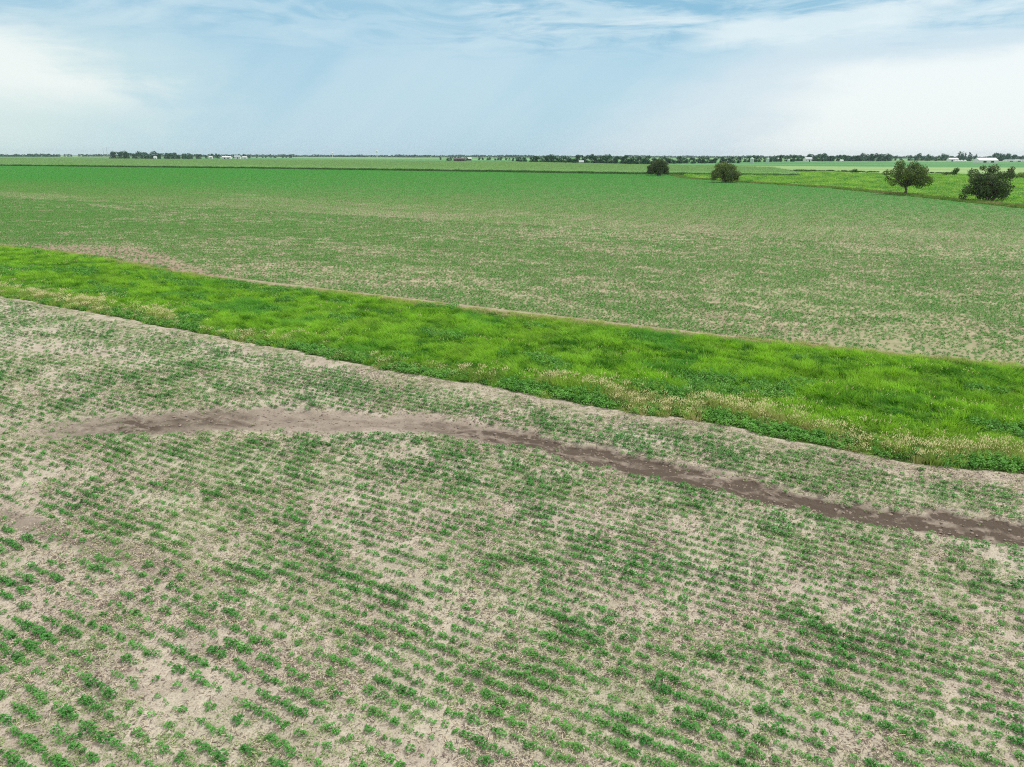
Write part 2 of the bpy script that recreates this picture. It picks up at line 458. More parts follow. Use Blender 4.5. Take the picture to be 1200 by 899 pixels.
# the plain that everything lies on, with a patchwork of distant fields
def plain_mat():
    m_, b = material('distant_plain')
    P = pos(b)
    mp = b.new('ShaderNodeMapping'); b.put(mp.inputs[0], P); mp.inputs[2].default_value = (0, 0, ANG + 0.08)
    br = b.new('ShaderNodeTexBrick')
    b.put(br.inputs['Vector'], mp.outputs[0])
    br.inputs['Color1'].default_value = (0.0, 0, 0, 1); br.inputs['Color2'].default_value = (1, 1, 1, 1); br.inputs['Mortar'].default_value = (0.3, 0.3, 0.3, 1)
    br.inputs['Scale'].default_value = 1.0; br.inputs['Mortar Size'].default_value = 4.0
    br.inputs['Brick Width'].default_value = 820; br.inputs['Row Height'].default_value = 390
    rp = b.new('ShaderNodeValToRGB'); rp.color_ramp.interpolation = 'CONSTANT'
    els = rp.color_ramp.elements
    cols = [(0.0, (0.09, 0.24, 0.07)), (0.25, (0.20, 0.33, 0.12)), (0.45, (0.07, 0.21, 0.07)), (0.6, (0.28, 0.38, 0.18)), (0.8, (0.13, 0.29, 0.10))]
    while len(els) < len(cols): els.new(0.5)
    for e_, (p_, c_) in zip(els, cols): e_.position = p_; e_.color = (*c_, 1)
    b.l.new(br.outputs[0], rp.inputs[0])
    n_ = b.noise(P, 0.012, 4, 0.6)
    c = b.mix(b.m('MULTIPLY', n_, 0.4), rp.outputs[0], (0.16, 0.36, 0.13))
    finish(b, c, 0.95)
    return m_
M_PLAIN = plain_mat()
R_ = 26000.0
rings = [0, 200, 1000, 4000, 12000, R_]
vs = [(0, 0, -0.35)]; fs = []
SEG = 64
for ri, r in enumerate(rings[1:]):
    for k in range(SEG):
        a = 2 * math.pi * k / SEG; vs.append((r * math.cos(a), r * math.sin(a), -0.35))
for k in range(SEG): fs.append((0, 1 + k, 1 + (k + 1) % SEG))
for ri in range(len(rings) - 2):
    b0, b1 = 1 + ri * SEG, 1 + (ri + 1) * SEG
    for k in range(SEG): fs.append((b0 + k, b1 + k, b1 + (k + 1) % SEG, b0 + (k + 1) % SEG))
o = link('ground', mesh('ground', vs, fs, [M_PLAIN])); props(o, kind='structure')

# nearer distant fields as sheets of their own
def field_mat(name, a, bcol, stripe=None, ang=ANG, sc=0.02, rows=30.0):
    m_, b = material(name)
    P = pos(b)
    mp = b.new('ShaderNodeMapping'); b.put(mp.inputs[0], P); mp.inputs[2].default_value = (0, 0, ang); mp.inputs[3].default_value = (0.12, 1, 1)
    n_ = b.noise(mp.outputs[0], sc, 5, 0.6)
    c = b.mix(b.sm(n_, 0.35, 0.65), a, bcol)
    n2_ = b.noise(P, 0.4, 3, 0.6)
    c = b.mix(b.m('MULTIPLY', n2_, 0.3), c, tuple(v * 0.6 for v in a))
    finish(b, c, 0.95)
    return m_
def pg(*pts): return [g(*p) for p in pts]
o = link('corn_field_ground', ngon('corn_field_ground', [p + np.array([.3, .5]) for p in CORN] + pg((935, 207.0), (905, 198.8), (600, 190.8), (300, 188.0), (0, 185.6), (-320, 183.4)), -0.15, plain('corn_floor', (0.07, 0.10, 0.035), 0.95, 0.3, 0.5)))
props(o, kind='structure')
o = link('mid_field', ngon('mid_field', pg((-320, 183.3), (0, 185.5), (300, 187.9), (600, 190.7), (905, 198.6), (1000, 201.5), (1400, 207), (1400, 190), (900, 190), (600, 187.5), (300, 185.2), (0, 183.3), (-320, 181.9)), -0.12,
    field_mat('mid_field_crop', (0.065, 0.22, 0.07), (0.15, 0.34, 0.115))))
props(o, kind='structure')
o = link('pale_field', ngon('pale_field', pg((868, 194.5), (868, 198.3), (1000, 202.3), (1400, 207.5), (1400, 197), (1100, 196)), -0.05,
    field_mat('pale_field_crop', (0.22, 0.37, 0.12), (0.32, 0.45, 0.18))))
props(o, kind='structure')
o = link('east_field_ground', ngon('east_field_ground', [*EAST, EAST_END, EAST_END + np.array([300, 0])] + pg((1500, 209), (1000, 202.5), (870, 199), (932, 205.4), (787, 203.8)), -0.03,
    plain('east_floor', (0.10, 0.20, 0.03), 0.95, 0.3, 0.5)))
props(o, kind='structure')

# ------------------------------------------------------------------ scattering (geometry nodes) for what nobody could count
def source(name, meshes):
    c = bpy.data.collections.new(name)
    for i, me in enumerate(meshes):
        ob = bpy.data.objects.new('%s_%02d' % (name, i), me); c.objects.link(ob)
    return c
def scatter(name, src, P, rot, scl, idx, attrs, label, cat):
    me = bpy.data.meshes.new(name)
    me.vertices.add(len(P)); me.vertices.foreach_set('co', np.asarray(P, dtype=np.float32).ravel())
    a = me.attributes.new('rot', 'FLOAT_VECTOR', 'POINT'); a.data.foreach_set('vector', np.asarray(rot, dtype=np.float32).ravel())
    a = me.attributes.new('scl', 'FLOAT_VECTOR', 'POINT'); a.data.foreach_set('vector', np.asarray(scl, dtype=np.float32).ravel())
    a = me.attributes.new('idx', 'INT', 'POINT'); a.data.foreach_set('value', np.asarray(idx, dtype=np.int32))
    for k, v in attrs.items():
        a = me.attributes.new(k, 'FLOAT', 'POINT'); a.data.foreach_set('value', np.asarray(v, dtype=np.float32))
    ob = link(name, me)
    ng = bpy.data.node_groups.new(name + '_nodes', 'GeometryNodeTree')
    ng.interface.new_socket('Geometry', in_out='INPUT', socket_type='NodeSocketGeometry')
    ng.interface.new_socket('Geometry', in_out='OUTPUT', socket_type='NodeSocketGeometry')
    n = N(ng)
    gi = n.new('NodeGroupInput'); go = n.new('NodeGroupOutput')
    ci = n.new('GeometryNodeCollectionInfo'); ci.inputs['Collection'].default_value = src
    ci.inputs['Separate Children'].default_value = True; ci.inputs['Reset Children'].default_value = True
    m2p = n.new('GeometryNodeMeshToPoints')
    iop = n.new('GeometryNodeInstanceOnPoints'); iop.inputs['Pick Instance'].default_value = True
    def na(nm, ty):
        x = n.new('GeometryNodeInputNamedAttribute', data_type=ty); x.inputs['Name'].default_value = nm
        return x.outputs['Attribute']
    e2r = n.new('FunctionNodeEulerToRotation')
    n.l.new(na('rot', 'FLOAT_VECTOR'), e2r.inputs[0])
    n.l.new(gi.outputs[0], m2p.inputs['Mesh'])
    n.l.new(m2p.outputs[0], iop.inputs['Points'])
    n.l.new(ci.outputs[0], iop.inputs['Instance'])
    n.l.new(na('idx', 'INT'), iop.inputs['Instance Index'])
    n.l.new(e2r.outputs[0], iop.inputs['Rotation'])
    n.l.new(na('scl', 'FLOAT_VECTOR'), iop.inputs['Scale'])
    n.l.new(iop.outputs[0], go.inputs[0])
    md = ob.modifiers.new('scatter', 'NODES'); md.node_group = ng
    props(ob, label, cat, kind='stuff')
    return ob

# ---- leaf geometry
def leaf_quads(n, rad, hmax, size, rng, up=0.35, flat=0.6, aspect=1.5, fold=0.18, shape=1.0):
    """n folded leaves spread through a low dome"""
    V, Fc = [], []
    for i in range(n):
        a = rng.uniform(0, 2 * math.pi); r = rad * math.sqrt(rng.uniform(0, 1))
        hh = hmax * (rng.uniform(0.25, 1.0)) * (1 - shape * 0.6 * (r / rad) ** 2)
        c = np.array([r * math.cos(a), r * math.sin(a), hh])
        yaw = a + rng.normal(0, 0.7)
        pit = rng.uniform(-0.7, 0.6) * (1 - flat) * 2 + up * 0.3
        d = np.array([math.cos(yaw) * math.cos(pit), math.sin(yaw) * math.cos(pit), math.sin(pit)])
        sd = np.array([-math.sin(yaw), math.cos(yaw), 0]) * 1.0
        up_ = np.cross(sd, d) * -1
        roll = rng.normal(0, 0.4); sd = sd * math.cos(roll) + up_ * math.sin(roll)
        L = size * rng.uniform(0.7, 1.3); W = L / aspect / 2
        nrm = np.cross(d, sd)
        k = len(V)
        V += [c - d * L / 2, c + sd * W + nrm * fold * W, c + d * L / 2 - nrm * 0.1 * L, c - sd * W + nrm * fold * W]
        Fc += [(k, k + 1, k + 2), (k, k + 2, k + 3)]
    return V, Fc
def soy_mesh(name, seed, n=26, rad=0.10, hmax=0.16, size=0.06, mat=None):
    rng = np.random.default_rng(seed)
    V, Fc = leaf_quads(n, rad, hmax, size, rng)
    for j in range(4):                        # stems
        a = rng.uniform(0, 6.28); e = np.array([math.cos(a) * rad * 0.6, math.sin(a) * rad * 0.6, hmax * 0.8])
        k = len(V); q = np.array([-math.sin(a), math.cos(a), 0]) * 0.004
        V += [-q + (0, 0, -0.02), q + (0, 0, -0.02), e]; Fc.append((k, k + 1, k + 2))
    return mesh(name, V, np.array(Fc), [mat or M_SOY])
SOY = [soy_mesh('soybean_leaves', 100 + i, n=[30, 24, 34, 18, 26, 14][i], rad=[.105, .09, .125, .075, .10, .06][i], hmax=[.17, .14, .18, .11, .15, .09][i]) for i in range(6)]
SOYLO = [soy_mesh('soybean_clump', 200 + i, n=11, rad=.11, hmax=.17, size=.10, mat=M_SOYFAR) for i in range(5)]

# ---- near crop
def crop_points(t0, t1, s0, s1, row, step, rng):
    ts = np.arange(t0, t1, row)
    ss = np.arange(s0, s1, step)
    T, S = np.meshgrid(ts, ss, indexing='ij')
    T = T.ravel() + rng.normal(0, row * 0.07, T.size); S = S.ravel() + rng.uniform(-step, step, S.size) * 0.6
    return S, T
def in_view(x, y, z=0.0, mx=170, top=-50, bot=1060):
    px, py, w_ = project(x, y, z)
    return (px > -mx) & (px < 1200 + mx) & (py < bot) & (y > 1)

S, T = crop_points(3, 36, -110, 45, 0.43, 0.10, RNG)
T = T + (fbm(S * .25, T * .2, 300) - .5) * .14 + RNG.normal(0, .005, len(T))
x, y = xy(S, T)
keep = in_view(x, y) & (T < near_edge(S) - 0.7)
S, T, x, y = S[keep], T[keep], x[keep], y[keep]
dens = fbm(S * 0.10, T * 0.22, 301, 3)
clump = fbm(S * 0.8, T * 1.1, 302, 3)
v, wet = track(S, T)
e = near_edge(S)
px, py, wd = project(x, y)
tiny = fbm(S * 3.0, T * 3.0, 303, 2)
prob = 0.36 + 0.62 * sstep(dens * 0.42 + clump * 0.22 + tiny * .55 + .06 * sstep(T, 12, 20), 0.49, 0.70)
prob *= 1 - np.clip(v * 1.25, 0, 1)
prob *= sstep(T + 3.4 * (fbm(S * .5, T * .5, 73, 3) - .5), e - 0.7, e - 2.8) * 0.9 + 0.1
prob *= 1 - 0.45 * np.exp(-((px - 60) / 130) ** 2 - ((py - 410) / 60) ** 2)
prob *= 1 - .8 * faint_line(S, T)
keep = RNG.random(len(S)) < prob
S, T, x, y, clump, dens = S[keep], T[keep], x[keep], y[keep], clump[keep], dens[keep]
z = height(x, y)
vig = np.clip((clump - 0.35) * 2.2, 0, 1) * 0.55 + RNG.random(len(S)) ** 1.5 * 0.6
size = (0.52 + 0.80 * vig) * (0.85 + 0.3 * RNG.random(len(S)))
tint = np.clip(1.05 - vig * 0.9 + RNG.normal(0, 0.15, len(S)), 0, 1)
NP = len(S)
idx = RNG.integers(0, 6, NP)
rot = np.stack([RNG.normal(0, 0.12, NP), RNG.normal(0, 0.12, NP), RNG.uniform(0, 6.28, NP)], 1)
px, py, wd = project(x, y)
vis = (px > 4) & (px < 1196) & (py < 893)
score = np.where(vis, size / wd, 0)
order = np.argsort(-score)[:300]
rest = np.ones(NP, bool); rest[order] = False
scl = np.repeat(size[:, None], 3, 1)
scatter('soybean_rows', source('soy', SOY), np.stack([x, y, z], 1)[rest], rot[rest], scl[rest], idx[rest], {'tint': tint[rest]},
        'rows of small green soybean plants across the pale near field', 'soybean plants')
print('near plants', NP)
big_thr = np.quantile(size[order], 0.5)
from collections import defaultdict
cells = defaultdict(list)
COLN = ['far left', 'left', 'centre left', 'centre', 'centre right', 'right', 'far right']
for i in order:
    cells[min(6, int(px[i] / 1200 * 7))].append(i)
for c_, ids in cells.items():
    ids.sort(key=lambda i: py[i])
    q = len(ids) / 4
    for j, i in enumerate(ids):
        o = link('soybean_plant', SOY[idx[i]], loc=(x[i], y[i], z[i]), sc=(size[i],) * 3)
        o.rotation_euler = tuple(rot[i])
        o['tint'] = float(tint[i])
        look = 'large bushy' if size[i] > 1.0 else ('middling' if size[i] > .8 else 'small')
        shade = 'deep green' if tint[i] < .35 else ('mid green' if tint[i] < .65 else 'light green')
        where = ['behind the front plants', 'in the third band up', 'in the second band up', 'at the bottom edge'][min(3, int(j / q))]
        props(o, '%s %s soybean plant %s, %s of field' % (look, shade, where, COLN[c_]), 'soybean plant', '%s %s plants %s, %s' % (look, shade, where, COLN[c_]))

# ---- pale weed seedlings and residue between the plants
seedm = [soy_mesh('weed_seedling', 400 + i, n=14, rad=.12, hmax=.05, size=.04, mat=M_SEED) for i in range(4)]
Nn = 90000
S = RNG.uniform(-110, 45, Nn * 3); T = 3 + 33 * RNG.random(Nn * 3)
x, y = xy(S, T); v, wet = track(S, T)
k = in_view(x, y) & (T < near_edge(S) - 0.3) & (RNG.random(len(S)) < (1 - v) * sstep(fbm(S * .3, T * .5, 501), .3, .6) * 0.75)
x, y, S, T = x[k], y[k], S[k], T[k]
scatter('weed_seedlings', source('seedlings', seedm), np.stack([x, y, height(x, y)], 1), np.stack([x * 0, x * 0, RNG.uniform(0, 6.28, len(x))], 1),
        np.repeat((0.6 + RNG.random(len(x)) * 0.8)[:, None], 3, 1), RNG.integers(0, 4, len(x)), {'tint': RNG.random(len(x))},
        'pale weed seedlings thinly covering the soil between soybean rows', 'weeds')
def straw_mesh(seed, n=14):
    rng = np.random.default_rng(seed); V, Fc, mi = [], [], []
    for i in range(n):
        a = rng.uniform(0, 6.28); c = np.array([rng.uniform(-.25, .25), rng.uniform(-.25, .25), rng.uniform(0.0, .025)])
        L = rng.uniform(.012, .05); W = rng.uniform(.004, .008)
        d = np.array([math.cos(a), math.sin(a), rng.uniform(-.25, .35)]) * L; q = np.array([-math.sin(a), math.cos(a), 0]) * W
        k = len(V); V += [c - d - q, c - d + q, c + d + q, c + d - q, c - d + (0, 0, W), c + d + (0, 0, W)]
        Fc += [(k, k + 4, k + 5, k + 3), (k + 4, k + 1, k + 2, k + 5)]; m_ = int(rng.random() < .5); mi += [m_, m_]
    return mesh('crop_residue', V, np.array(Fc), [M_STRAW, M_STRAWDARK], mi)
S = RNG.uniform(-80, 30, 85000); T = 3 + 31 * RNG.random(85000)
x, y = xy(S, T); v, wet = track(S, T)
px, py, wd = project(x, y)
k = in_view(x, y) & (T < near_edge(S) - 0.1) & (wd < 42) & (RNG.random(len(S)) < (1 - np.clip(1.6 * v, 0, 1)) * (.22 + .8 * sstep(fbm(S * .45, T * .7, 601), .40, .60)))
x, y = x[k], y[k]
scatter('crop_residue', source('residue', [straw_mesh(i) for i in range(5)]), np.stack([x, y, height(x, y) + .004], 1), np.stack([x * 0, x * 0, RNG.uniform(0, 6.28, len(x))], 1),
        np.repeat((0.8 + RNG.random(len(x)) * 0.7)[:, None], 3, 1), RNG.integers(0, 5, len(x)), {'tint': RNG.random(len(x))},
        'bits of pale straw and old stalk littering the near soil', 'crop residue')
def clod_mesh(seed):
    rng = np.random.default_rng(seed)
    bm = bmesh.new(); bmesh.ops.create_icosphere(bm, subdivisions=1, radius=0.05)
    for v_ in bm.verts: v_.co = Vector((v_.co.x * rng.uniform(.7, 1.4), v_.co.y * rng.uniform(.7, 1.4), v_.co.z * rng.uniform(.4, .9)))
    me = bpy.data.meshes.new('clod'); bm.to_mesh(me); bm.free(); me.materials.append(M_CLOD); return me
M_CLOD = plain('clod', (0.30, 0.24, 0.20), 0.95, 0.4, 1.0)
S = RNG.uniform(-60, 25, 40000); T = 5 + 28 * RNG.random(40000)
x, y = xy(S, T); v, wet = track(S, T)
k = in_view(x, y) & (RNG.random(len(S)) < 0.06 + 0.9 * (v > .1)) & (T < near_edge(S))
x, y = x[k], y[k]
scatter('soil_clods', source('clods', [clod_mesh(i) for i in range(5)]), np.stack([x, y, height(x, y)], 1), np.stack([x * 0, x * 0, RNG.uniform(0, 6.28, len(x))], 1),
        np.repeat((0.3 + RNG.random(len(x)) ** 2 * 1.1)[:, None], 3, 1), RNG.integers(0, 5, len(x)), {'tint': RNG.random(len(x))},
        'brown soil clods scattered along the washed-out bare track', 'soil clods')

# ---- far soybean field: single clumps up to 130 m, then whole patches
def inside(x, y, poly):
    r = np.zeros(len(x), bool); n = len(poly)
    for i in range(n):
        x0, y0 = poly[i]; x1, y1 = poly[(i + 1) % n]
        c = ((y0 > y) != (y1 > y)) & (x < (x1 - x0) * (y - y0) / (y1 - y0 + 1e-9) + x0)
        r ^= c
    return r
FIELD = np.array([(-900.0, -200.0), *CORN, *EAST, EAST_END, (600, -200)])
S, T = crop_points(50, 118, -300, 60, 0.40, 0.125, RNG)
x, y = xy(S, T)
px, py, wd = project(x, y)
k = in_view(x, y, mx=120) & (T > far_edge(S) + 0.7) & inside(x, y, FIELD)
S, T, x, y = S[k], T[k], x[k], y[k]
dens = fbm(S * 0.06, T * 0.12, 701, 4); cl = fbm(S * 0.5, T * 0.8, 702, 3)
prob = 0.40 + 0.42 * sstep(dens * .55 + cl * .4 + .25 * fbm(S * 2, T * 2, 705, 2), 0.42, 0.68)
prob *= 1 - 0.85 * far_bare(S, T)
prob *= 1 - .30 * sstep(T, 75, 110)
k = RNG.random(len(S)) < prob
S, T, x, y, cl = S[k], T[k], x[k], y[k], cl[k]
n_ = len(S); print('far plants', n_)
size = 0.48 + 0.5 * cl + RNG.random(n_) * .35
scatter('far_soybean_rows', source('soyfar', SOYLO), np.stack([x, y, x * 0], 1), np.stack([x * 0, x * 0, RNG.uniform(0, 6.28, n_)], 1),
        np.repeat(size[:, None], 3, 1), RNG.integers(0, 5, n_), {'tint': np.clip(RNG.normal(.75, .25, n_) - .15 * sstep(T, 60, 118), 0, 1)},
        'soybean rows beyond the grassy waterway with tan soil showing', 'soybean plants')
def patch_mesh(name, seed, W, row, step, fill, size, lsize, mat, nleaf=5, hmax=.2):
    rng = np.random.default_rng(seed); V, Fc = [], []
    for t in np.arange(-W / 2 + row / 2, W / 2, row):
        for s in np.arange(-W / 2, W / 2, step):
            if rng.random() > fill: continue
            v_, f_ = leaf_quads(nleaf, size, hmax * rng.uniform(.7, 1.2), lsize, rng)
            o_ = np.array([s + rng.uniform(-step, step) * .5, t + rng.normal(0, row * .12), 0]); k = len(V)
            V += [q + o_ for q in v_]; Fc += [(a + k, b_ + k, c_ + k) for a, b_, c_ in f_]
    return mesh(name, V, np.array(Fc), [mat])
PATCH = [patch_mesh('soybean_patch', 800 + i, 4.0, .5, .22, [.95, .8, .65, .5][i], .13, .15, M_SOYFAR, nleaf=4) for i in range(4)]
def patches(name, src, t0, t1, s0, s1, W, polyg, idxf, tintf, label, cat, zj=(0.9, 1.15), mx=150, z0=0.0):
    T, S = np.meshgrid(np.arange(t0, t1, W), np.arange(s0, s1, W), indexing='ij'); S = S + RNG.uniform(0, W, len(T))[:, None]; T, S = T.ravel(), S.ravel()
    x, y = xy(S, T)
    k = in_view(x, y, mx=mx) & inside(x, y, polyg)
    S, T, x, y = S[k], T[k], x[k], y[k]; n_ = len(x); print(name, n_)
    flip = RNG.integers(0, 2, n_) * math.pi
    rot = np.stack([x * 0, x * 0, -ANG + flip], 1)
    zz = RNG.uniform(zj[0], zj[1], n_)
    return scatter(name, src, np.stack([x, y, x * 0 + z0], 1), rot, np.stack([zz * 0 + 1.01, zz * 0 + 1.01, zz], 1), idxf(S, T), tintf(S, T), label, cat)
patches('far_soybean_canopy', source('soypatch', PATCH), 120, 640, -1050, 120, 4.0, FIELD,
        lambda S, T: np.clip((3.9 * (1 - sstep(fbm(S * .03, T * .08, 703, 4) * .7 + .3 * fbm(S * .2, T * .2, 9) * .8 + .05 - .05 + sstep(T, 110, 240) * .55, .34, .66)) + RNG.normal(0, .7, len(S))), 0, 3).astype(int),
        lambda S, T: {'tint': np.clip(.45 + .25 * fbm(S * .012, T * .03, 704) + .2 - .75 * sstep(T, 115, 240) + RNG.normal(0, .06, len(S)), 0, 1)},
        'even green soybean canopy stretching back to the corn', 'soybean plants')

# ---- grassy waterway
def tuft_mesh(seed, n=46, rad=.27, h=.55, wid=.013, heads=0, lean=.25, mat=M_GRASS):
    rng = np.random.default_rng(seed); V, Fc, mi = [], [], []
    la = rng.uniform(0, 6.28)
    for i in range(n):
        a = rng.uniform(0, 6.28); r = rad * math.sqrt(rng.random())
        b0 = np.array([r * math.cos(a), r * math.sin(a), -.05])
        hh = h * rng.uniform(.55, 1.15)
        ld = np.array([math.cos(la) * lean + math.cos(a) * .28, math.sin(la) * lean + math.sin(a) * .28, 0]) * hh * rng.uniform(.4, 1.5)
        q = np.array([-math.sin(a * 3 + i), math.cos(a * 3 + i), 0]) * wid * rng.uniform(.7, 1.3)
        m1 = b0 + ld * .35 + (0, 0, hh * .6); m2 = b0 + ld + (0, 0, hh * rng.uniform(.85, 1.0))
        k = len(V); V += [b0 - q, b0 + q, m1 + q, m1 - q, m2]
        Fc += [(k, k + 1, k + 2), (k, k + 2, k + 3), (k + 3, k + 2, k + 4)]; mi += [0, 0, 0]
    for i in range(heads):
        a = rng.uniform(0, 6.28); r = rad * math.sqrt(rng.random())
        c = np.array([r * math.cos(a), r * math.sin(a), h * rng.uniform(.85, 1.25)]); L = rng.uniform(.06, .13); W = .016
        k = len(V); V += [c + (W, 0, 0), c + (-W * .5, W, 0), c + (-W * .5, -W, 0), c + (rng.uniform(-.05, .05), rng.uniform(-.05, .05), L)]
        Fc += [(k, k + 1, k + 3), (k + 1, k + 2, k + 3), (k + 2, k, k + 3)]; mi += [1, 1, 1]
    return mesh('grass_tuft', V, np.array(Fc), [mat, M_SEEDHEAD], mi)
TUFTS = [tuft_mesh(900, h=.45), tuft_mesh(901, h=.55, lean=.5), tuft_mesh(902, h=.65, lean=.7), tuft_mesh(903, h=.5, heads=5), tuft_mesh(904, h=.6, heads=12, lean=.15),
         tuft_mesh(905, n=40, h=.6, heads=26, lean=.1)]
def weed_mesh(seed):
    rng = np.random.default_rng(seed)
    V, Fc = leaf_quads(70, .32, .6, .12, rng, shape=.9, flat=.4)
    return mesh('broad_weed', V, np.array(Fc), [M_WEED])
WEEDS = [weed_mesh(950 + i) for i in range(4)]
step = .30
T, S = np.meshgrid(np.arange(30, 62, step), np.arange(-190, 45, step), indexing='ij'); T, S = T.ravel(), S.ravel()
T = T + RNG.uniform(-step, step, T.size) * .5; S = S + RNG.uniform(-step, step, S.size) * .5
x, y = xy(S, T); ne, fe = near_edge(S), far_edge(S)
k = in_view(x, y, mx=200) & (T > ne) & ((T < fe) | ((T < fe + .9) & (RNG.random(len(T)) < .45)))
S, T, x, y, ne, fe = S[k], T[k], x[k], y[k], ne[k], fe[k]
n_ = len(S); print('tufts', n_)
dn, df = T - ne, fe - T
hn = fbm(S * .35, T * .5, 1001, 4); hz = fbm(S * .12, T * .3, 1002, 3)
rsel = RNG.random(n_)
dryband = 1.0 * (1 - sstep(dn, .8, 5.2 * (0.25 + hz))) * sstep(fbm(S * .16, T * .25, 1003, 3) * .7 + .3 * fbm(S * 1.1, T * 1.1, 1010, 2), .34, .66)
dry = np.clip(dryband * (.35 + .8 * rsel) * .95 + .12 * (RNG.random(n_) < .06) + .95 * (1 - sstep(df, 0.3, 1.3)) * RNG.random(n_) ** .5, 0, 1)
idx = np.where(rsel < .34, 0, np.where(rsel < .68, 1, 2))
idx = np.where(dryband > RNG.random(n_) * .9 + .1, np.where(RNG.random(n_) < .35, 5, 4), idx)
idx = np.where((dryband <= .25) & (RNG.random(n_) < .22 * sstep(hz, .5, .65) * (1 - .7 * sstep(dn, 4, 9))), 3, idx)
hn2 = fbm(S * 1.0, T * 1.3, 1011, 3)
hn3 = fbm(S * .55, T * 1.0, 1012, 2)
hs = .78 * (.12 + .6 * hn + 1.1 * hn2 ** 1.4 + .35 * sstep(hn3, .5, .7)) * np.where(df < 1.2, np.clip(.55 + .4 * df / 1.2, .35, 1), 1) * np.where(dn < .5, .8, 1)
hn4 = fbm(S * 2.2, T * 3.0, 1013, 2)
tint = np.clip(-.15 + .4 * sstep(hn, .3, .65) + .45 * sstep(hn2, .35, .65) + .55 * sstep(hn4, .35, .65) + RNG.normal(0, .22, n_), 0, 1)
z = height(x, y)
wind = fbm(S * .2, T * .2, 1005) * 5.0
rot = np.stack([RNG.normal(0, .1, n_), RNG.normal(0, .1, n_), wind + RNG.normal(0, .5, n_)], 1)
weedzone = ((dn < 1.1 + .6 * hz) & (RNG.random(n_) < .30 + .65 * sstep(S, -42, -22) * sstep(fbm(S * .25, S * 0, 1006), .3, .5))) | ((fbm(S * .22, T * .4, 1007, 3) > .66) & (RNG.random(n_) < .8))
gsel = ~weedzone
scatter('waterway_grass', source('tufts', TUFTS), np.stack([x, y, z], 1)[gsel], rot[gsel], np.stack([hs * 0 + 1, hs * 0 + 1, hs], 1)[gsel], idx[gsel], {'tint': tint[gsel], 'dry': dry[gsel]},
        'tall bright green grass filling the waterway between two fields', 'grass')
ws = np.where(dn < 1.7, .75, 1.0)
scatter('waterway_weeds', source('weeds', WEEDS), np.stack([x, y, z], 1)[weedzone], rot[weedzone] * np.array([0, 0, 1]), np.stack([hs * 0 + .8, hs * 0 + .8, (hs * .6 + .35) * ws], 1)[weedzone], RNG.integers(0, 4, n_)[weedzone],
        {'tint': RNG.random(n_)[weedzone]}, 'dark broadleaved weeds along the near edge of the green waterway', 'weeds')

# ---- corn beyond the far field
M_CORN = leaf_mat('corn_leaf', (0.13, 0.36, 0.07), (0.32, 0.58, 0.20), (0.40, 0.60, 0.30), .5, transl=.2, pscale=.006)
M_CORNSHADE = plain('shaded_lower_corn_leaf', (0.035, 0.11, 0.02), .6, .3, .3)  # lower leaves coloured darker to paint in the shade on the corn's edge
M_TASSEL = plain('corn_tassel', (0.38, 0.58, 0.22), .9, .2, .3)
def corn_patch(seed, W=6.0):
    rng = np.random.default_rng(seed); V, Fc, mi = [], [], []
    for t in np.arange(-W / 2 + .38, W / 2, .76):
        for s in np.arange(-W / 2, W / 2, .6):
            h = 2.5 * rng.uniform(.9, 1.08); c = np.array([s + rng.uniform(-.2, .2), t, 0])
            for j in range(5):
                a = rng.uniform(0, 6.28); d = np.array([math.cos(a), math.sin(a), 0]); q = np.array([-d[1], d[0], 0]) * .07
                zb = h * (.15 + .16 * j); L = .55
                p0, p1, p2 = c + (0, 0, zb), c + d * L * .5 + (0, 0, zb + .35), c + d * L + (0, 0, zb + .12); k = len(V)
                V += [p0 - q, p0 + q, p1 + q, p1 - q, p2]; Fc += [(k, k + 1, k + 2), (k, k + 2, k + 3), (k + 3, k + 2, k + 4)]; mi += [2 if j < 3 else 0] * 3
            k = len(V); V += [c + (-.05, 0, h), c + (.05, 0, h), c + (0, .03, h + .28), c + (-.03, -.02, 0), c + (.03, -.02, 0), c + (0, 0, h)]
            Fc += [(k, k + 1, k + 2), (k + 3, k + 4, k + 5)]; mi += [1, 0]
    return mesh('corn_patch', V, np.array(Fc), [M_CORN, M_TASSEL, M_CORNSHADE], mi)
CORNPOLY = np.array([p + np.array([1.5, 2.5]) for p in CORN] + pg((935, 207.0), (905, 198.9), (600, 191.2), (300, 188.4), (0, 186.0), (-320, 183.8)))
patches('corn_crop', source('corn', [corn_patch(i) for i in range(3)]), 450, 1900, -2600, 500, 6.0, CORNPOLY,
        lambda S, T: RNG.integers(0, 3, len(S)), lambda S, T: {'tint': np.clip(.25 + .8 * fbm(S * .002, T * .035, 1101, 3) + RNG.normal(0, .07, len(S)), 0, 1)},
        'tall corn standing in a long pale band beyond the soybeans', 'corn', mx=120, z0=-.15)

# ---- bright leafy crop east of the tree line
M_EAST = leaf_mat('bright_crop_leaf', (0.09, 0.34, 0.04), (0.34, 0.64, 0.08), (0.60, 0.66, 0.10), .5, transl=.3, pscale=.25)
EASTPOLY = np.array([*[p + np.array([5.0, 0]) for p in EAST[1:]], EAST_END + np.array([5.0, 0]), EAST_END + np.array([260, 0]), *pg((1500, 210), (1000, 203.3), (932, 202.2), (932, 205.9), (800, 205.3))])
EPATCH = [patch_mesh('bright_crop_patch', 1200 + i, 5.0, 1.0, .55, [.95, .8, .9][i], .36, .30, M_EAST, nleaf=9, hmax=.75) for i in range(3)]
patches('bright_leafy_crop', source('eastcrop', EPATCH), 100, 700, -420, 420, 5.0, EASTPOLY,
        lambda S, T: RNG.integers(0, 3, len(S)), lambda S, T: {'tint': np.clip(RNG.normal(.45, .45, len(S)), 0, 1)},
        'bright yellow green leafy crop on the right behind the lone trees', 'leafy crop', zj=(.5, 1.9), mx=120)
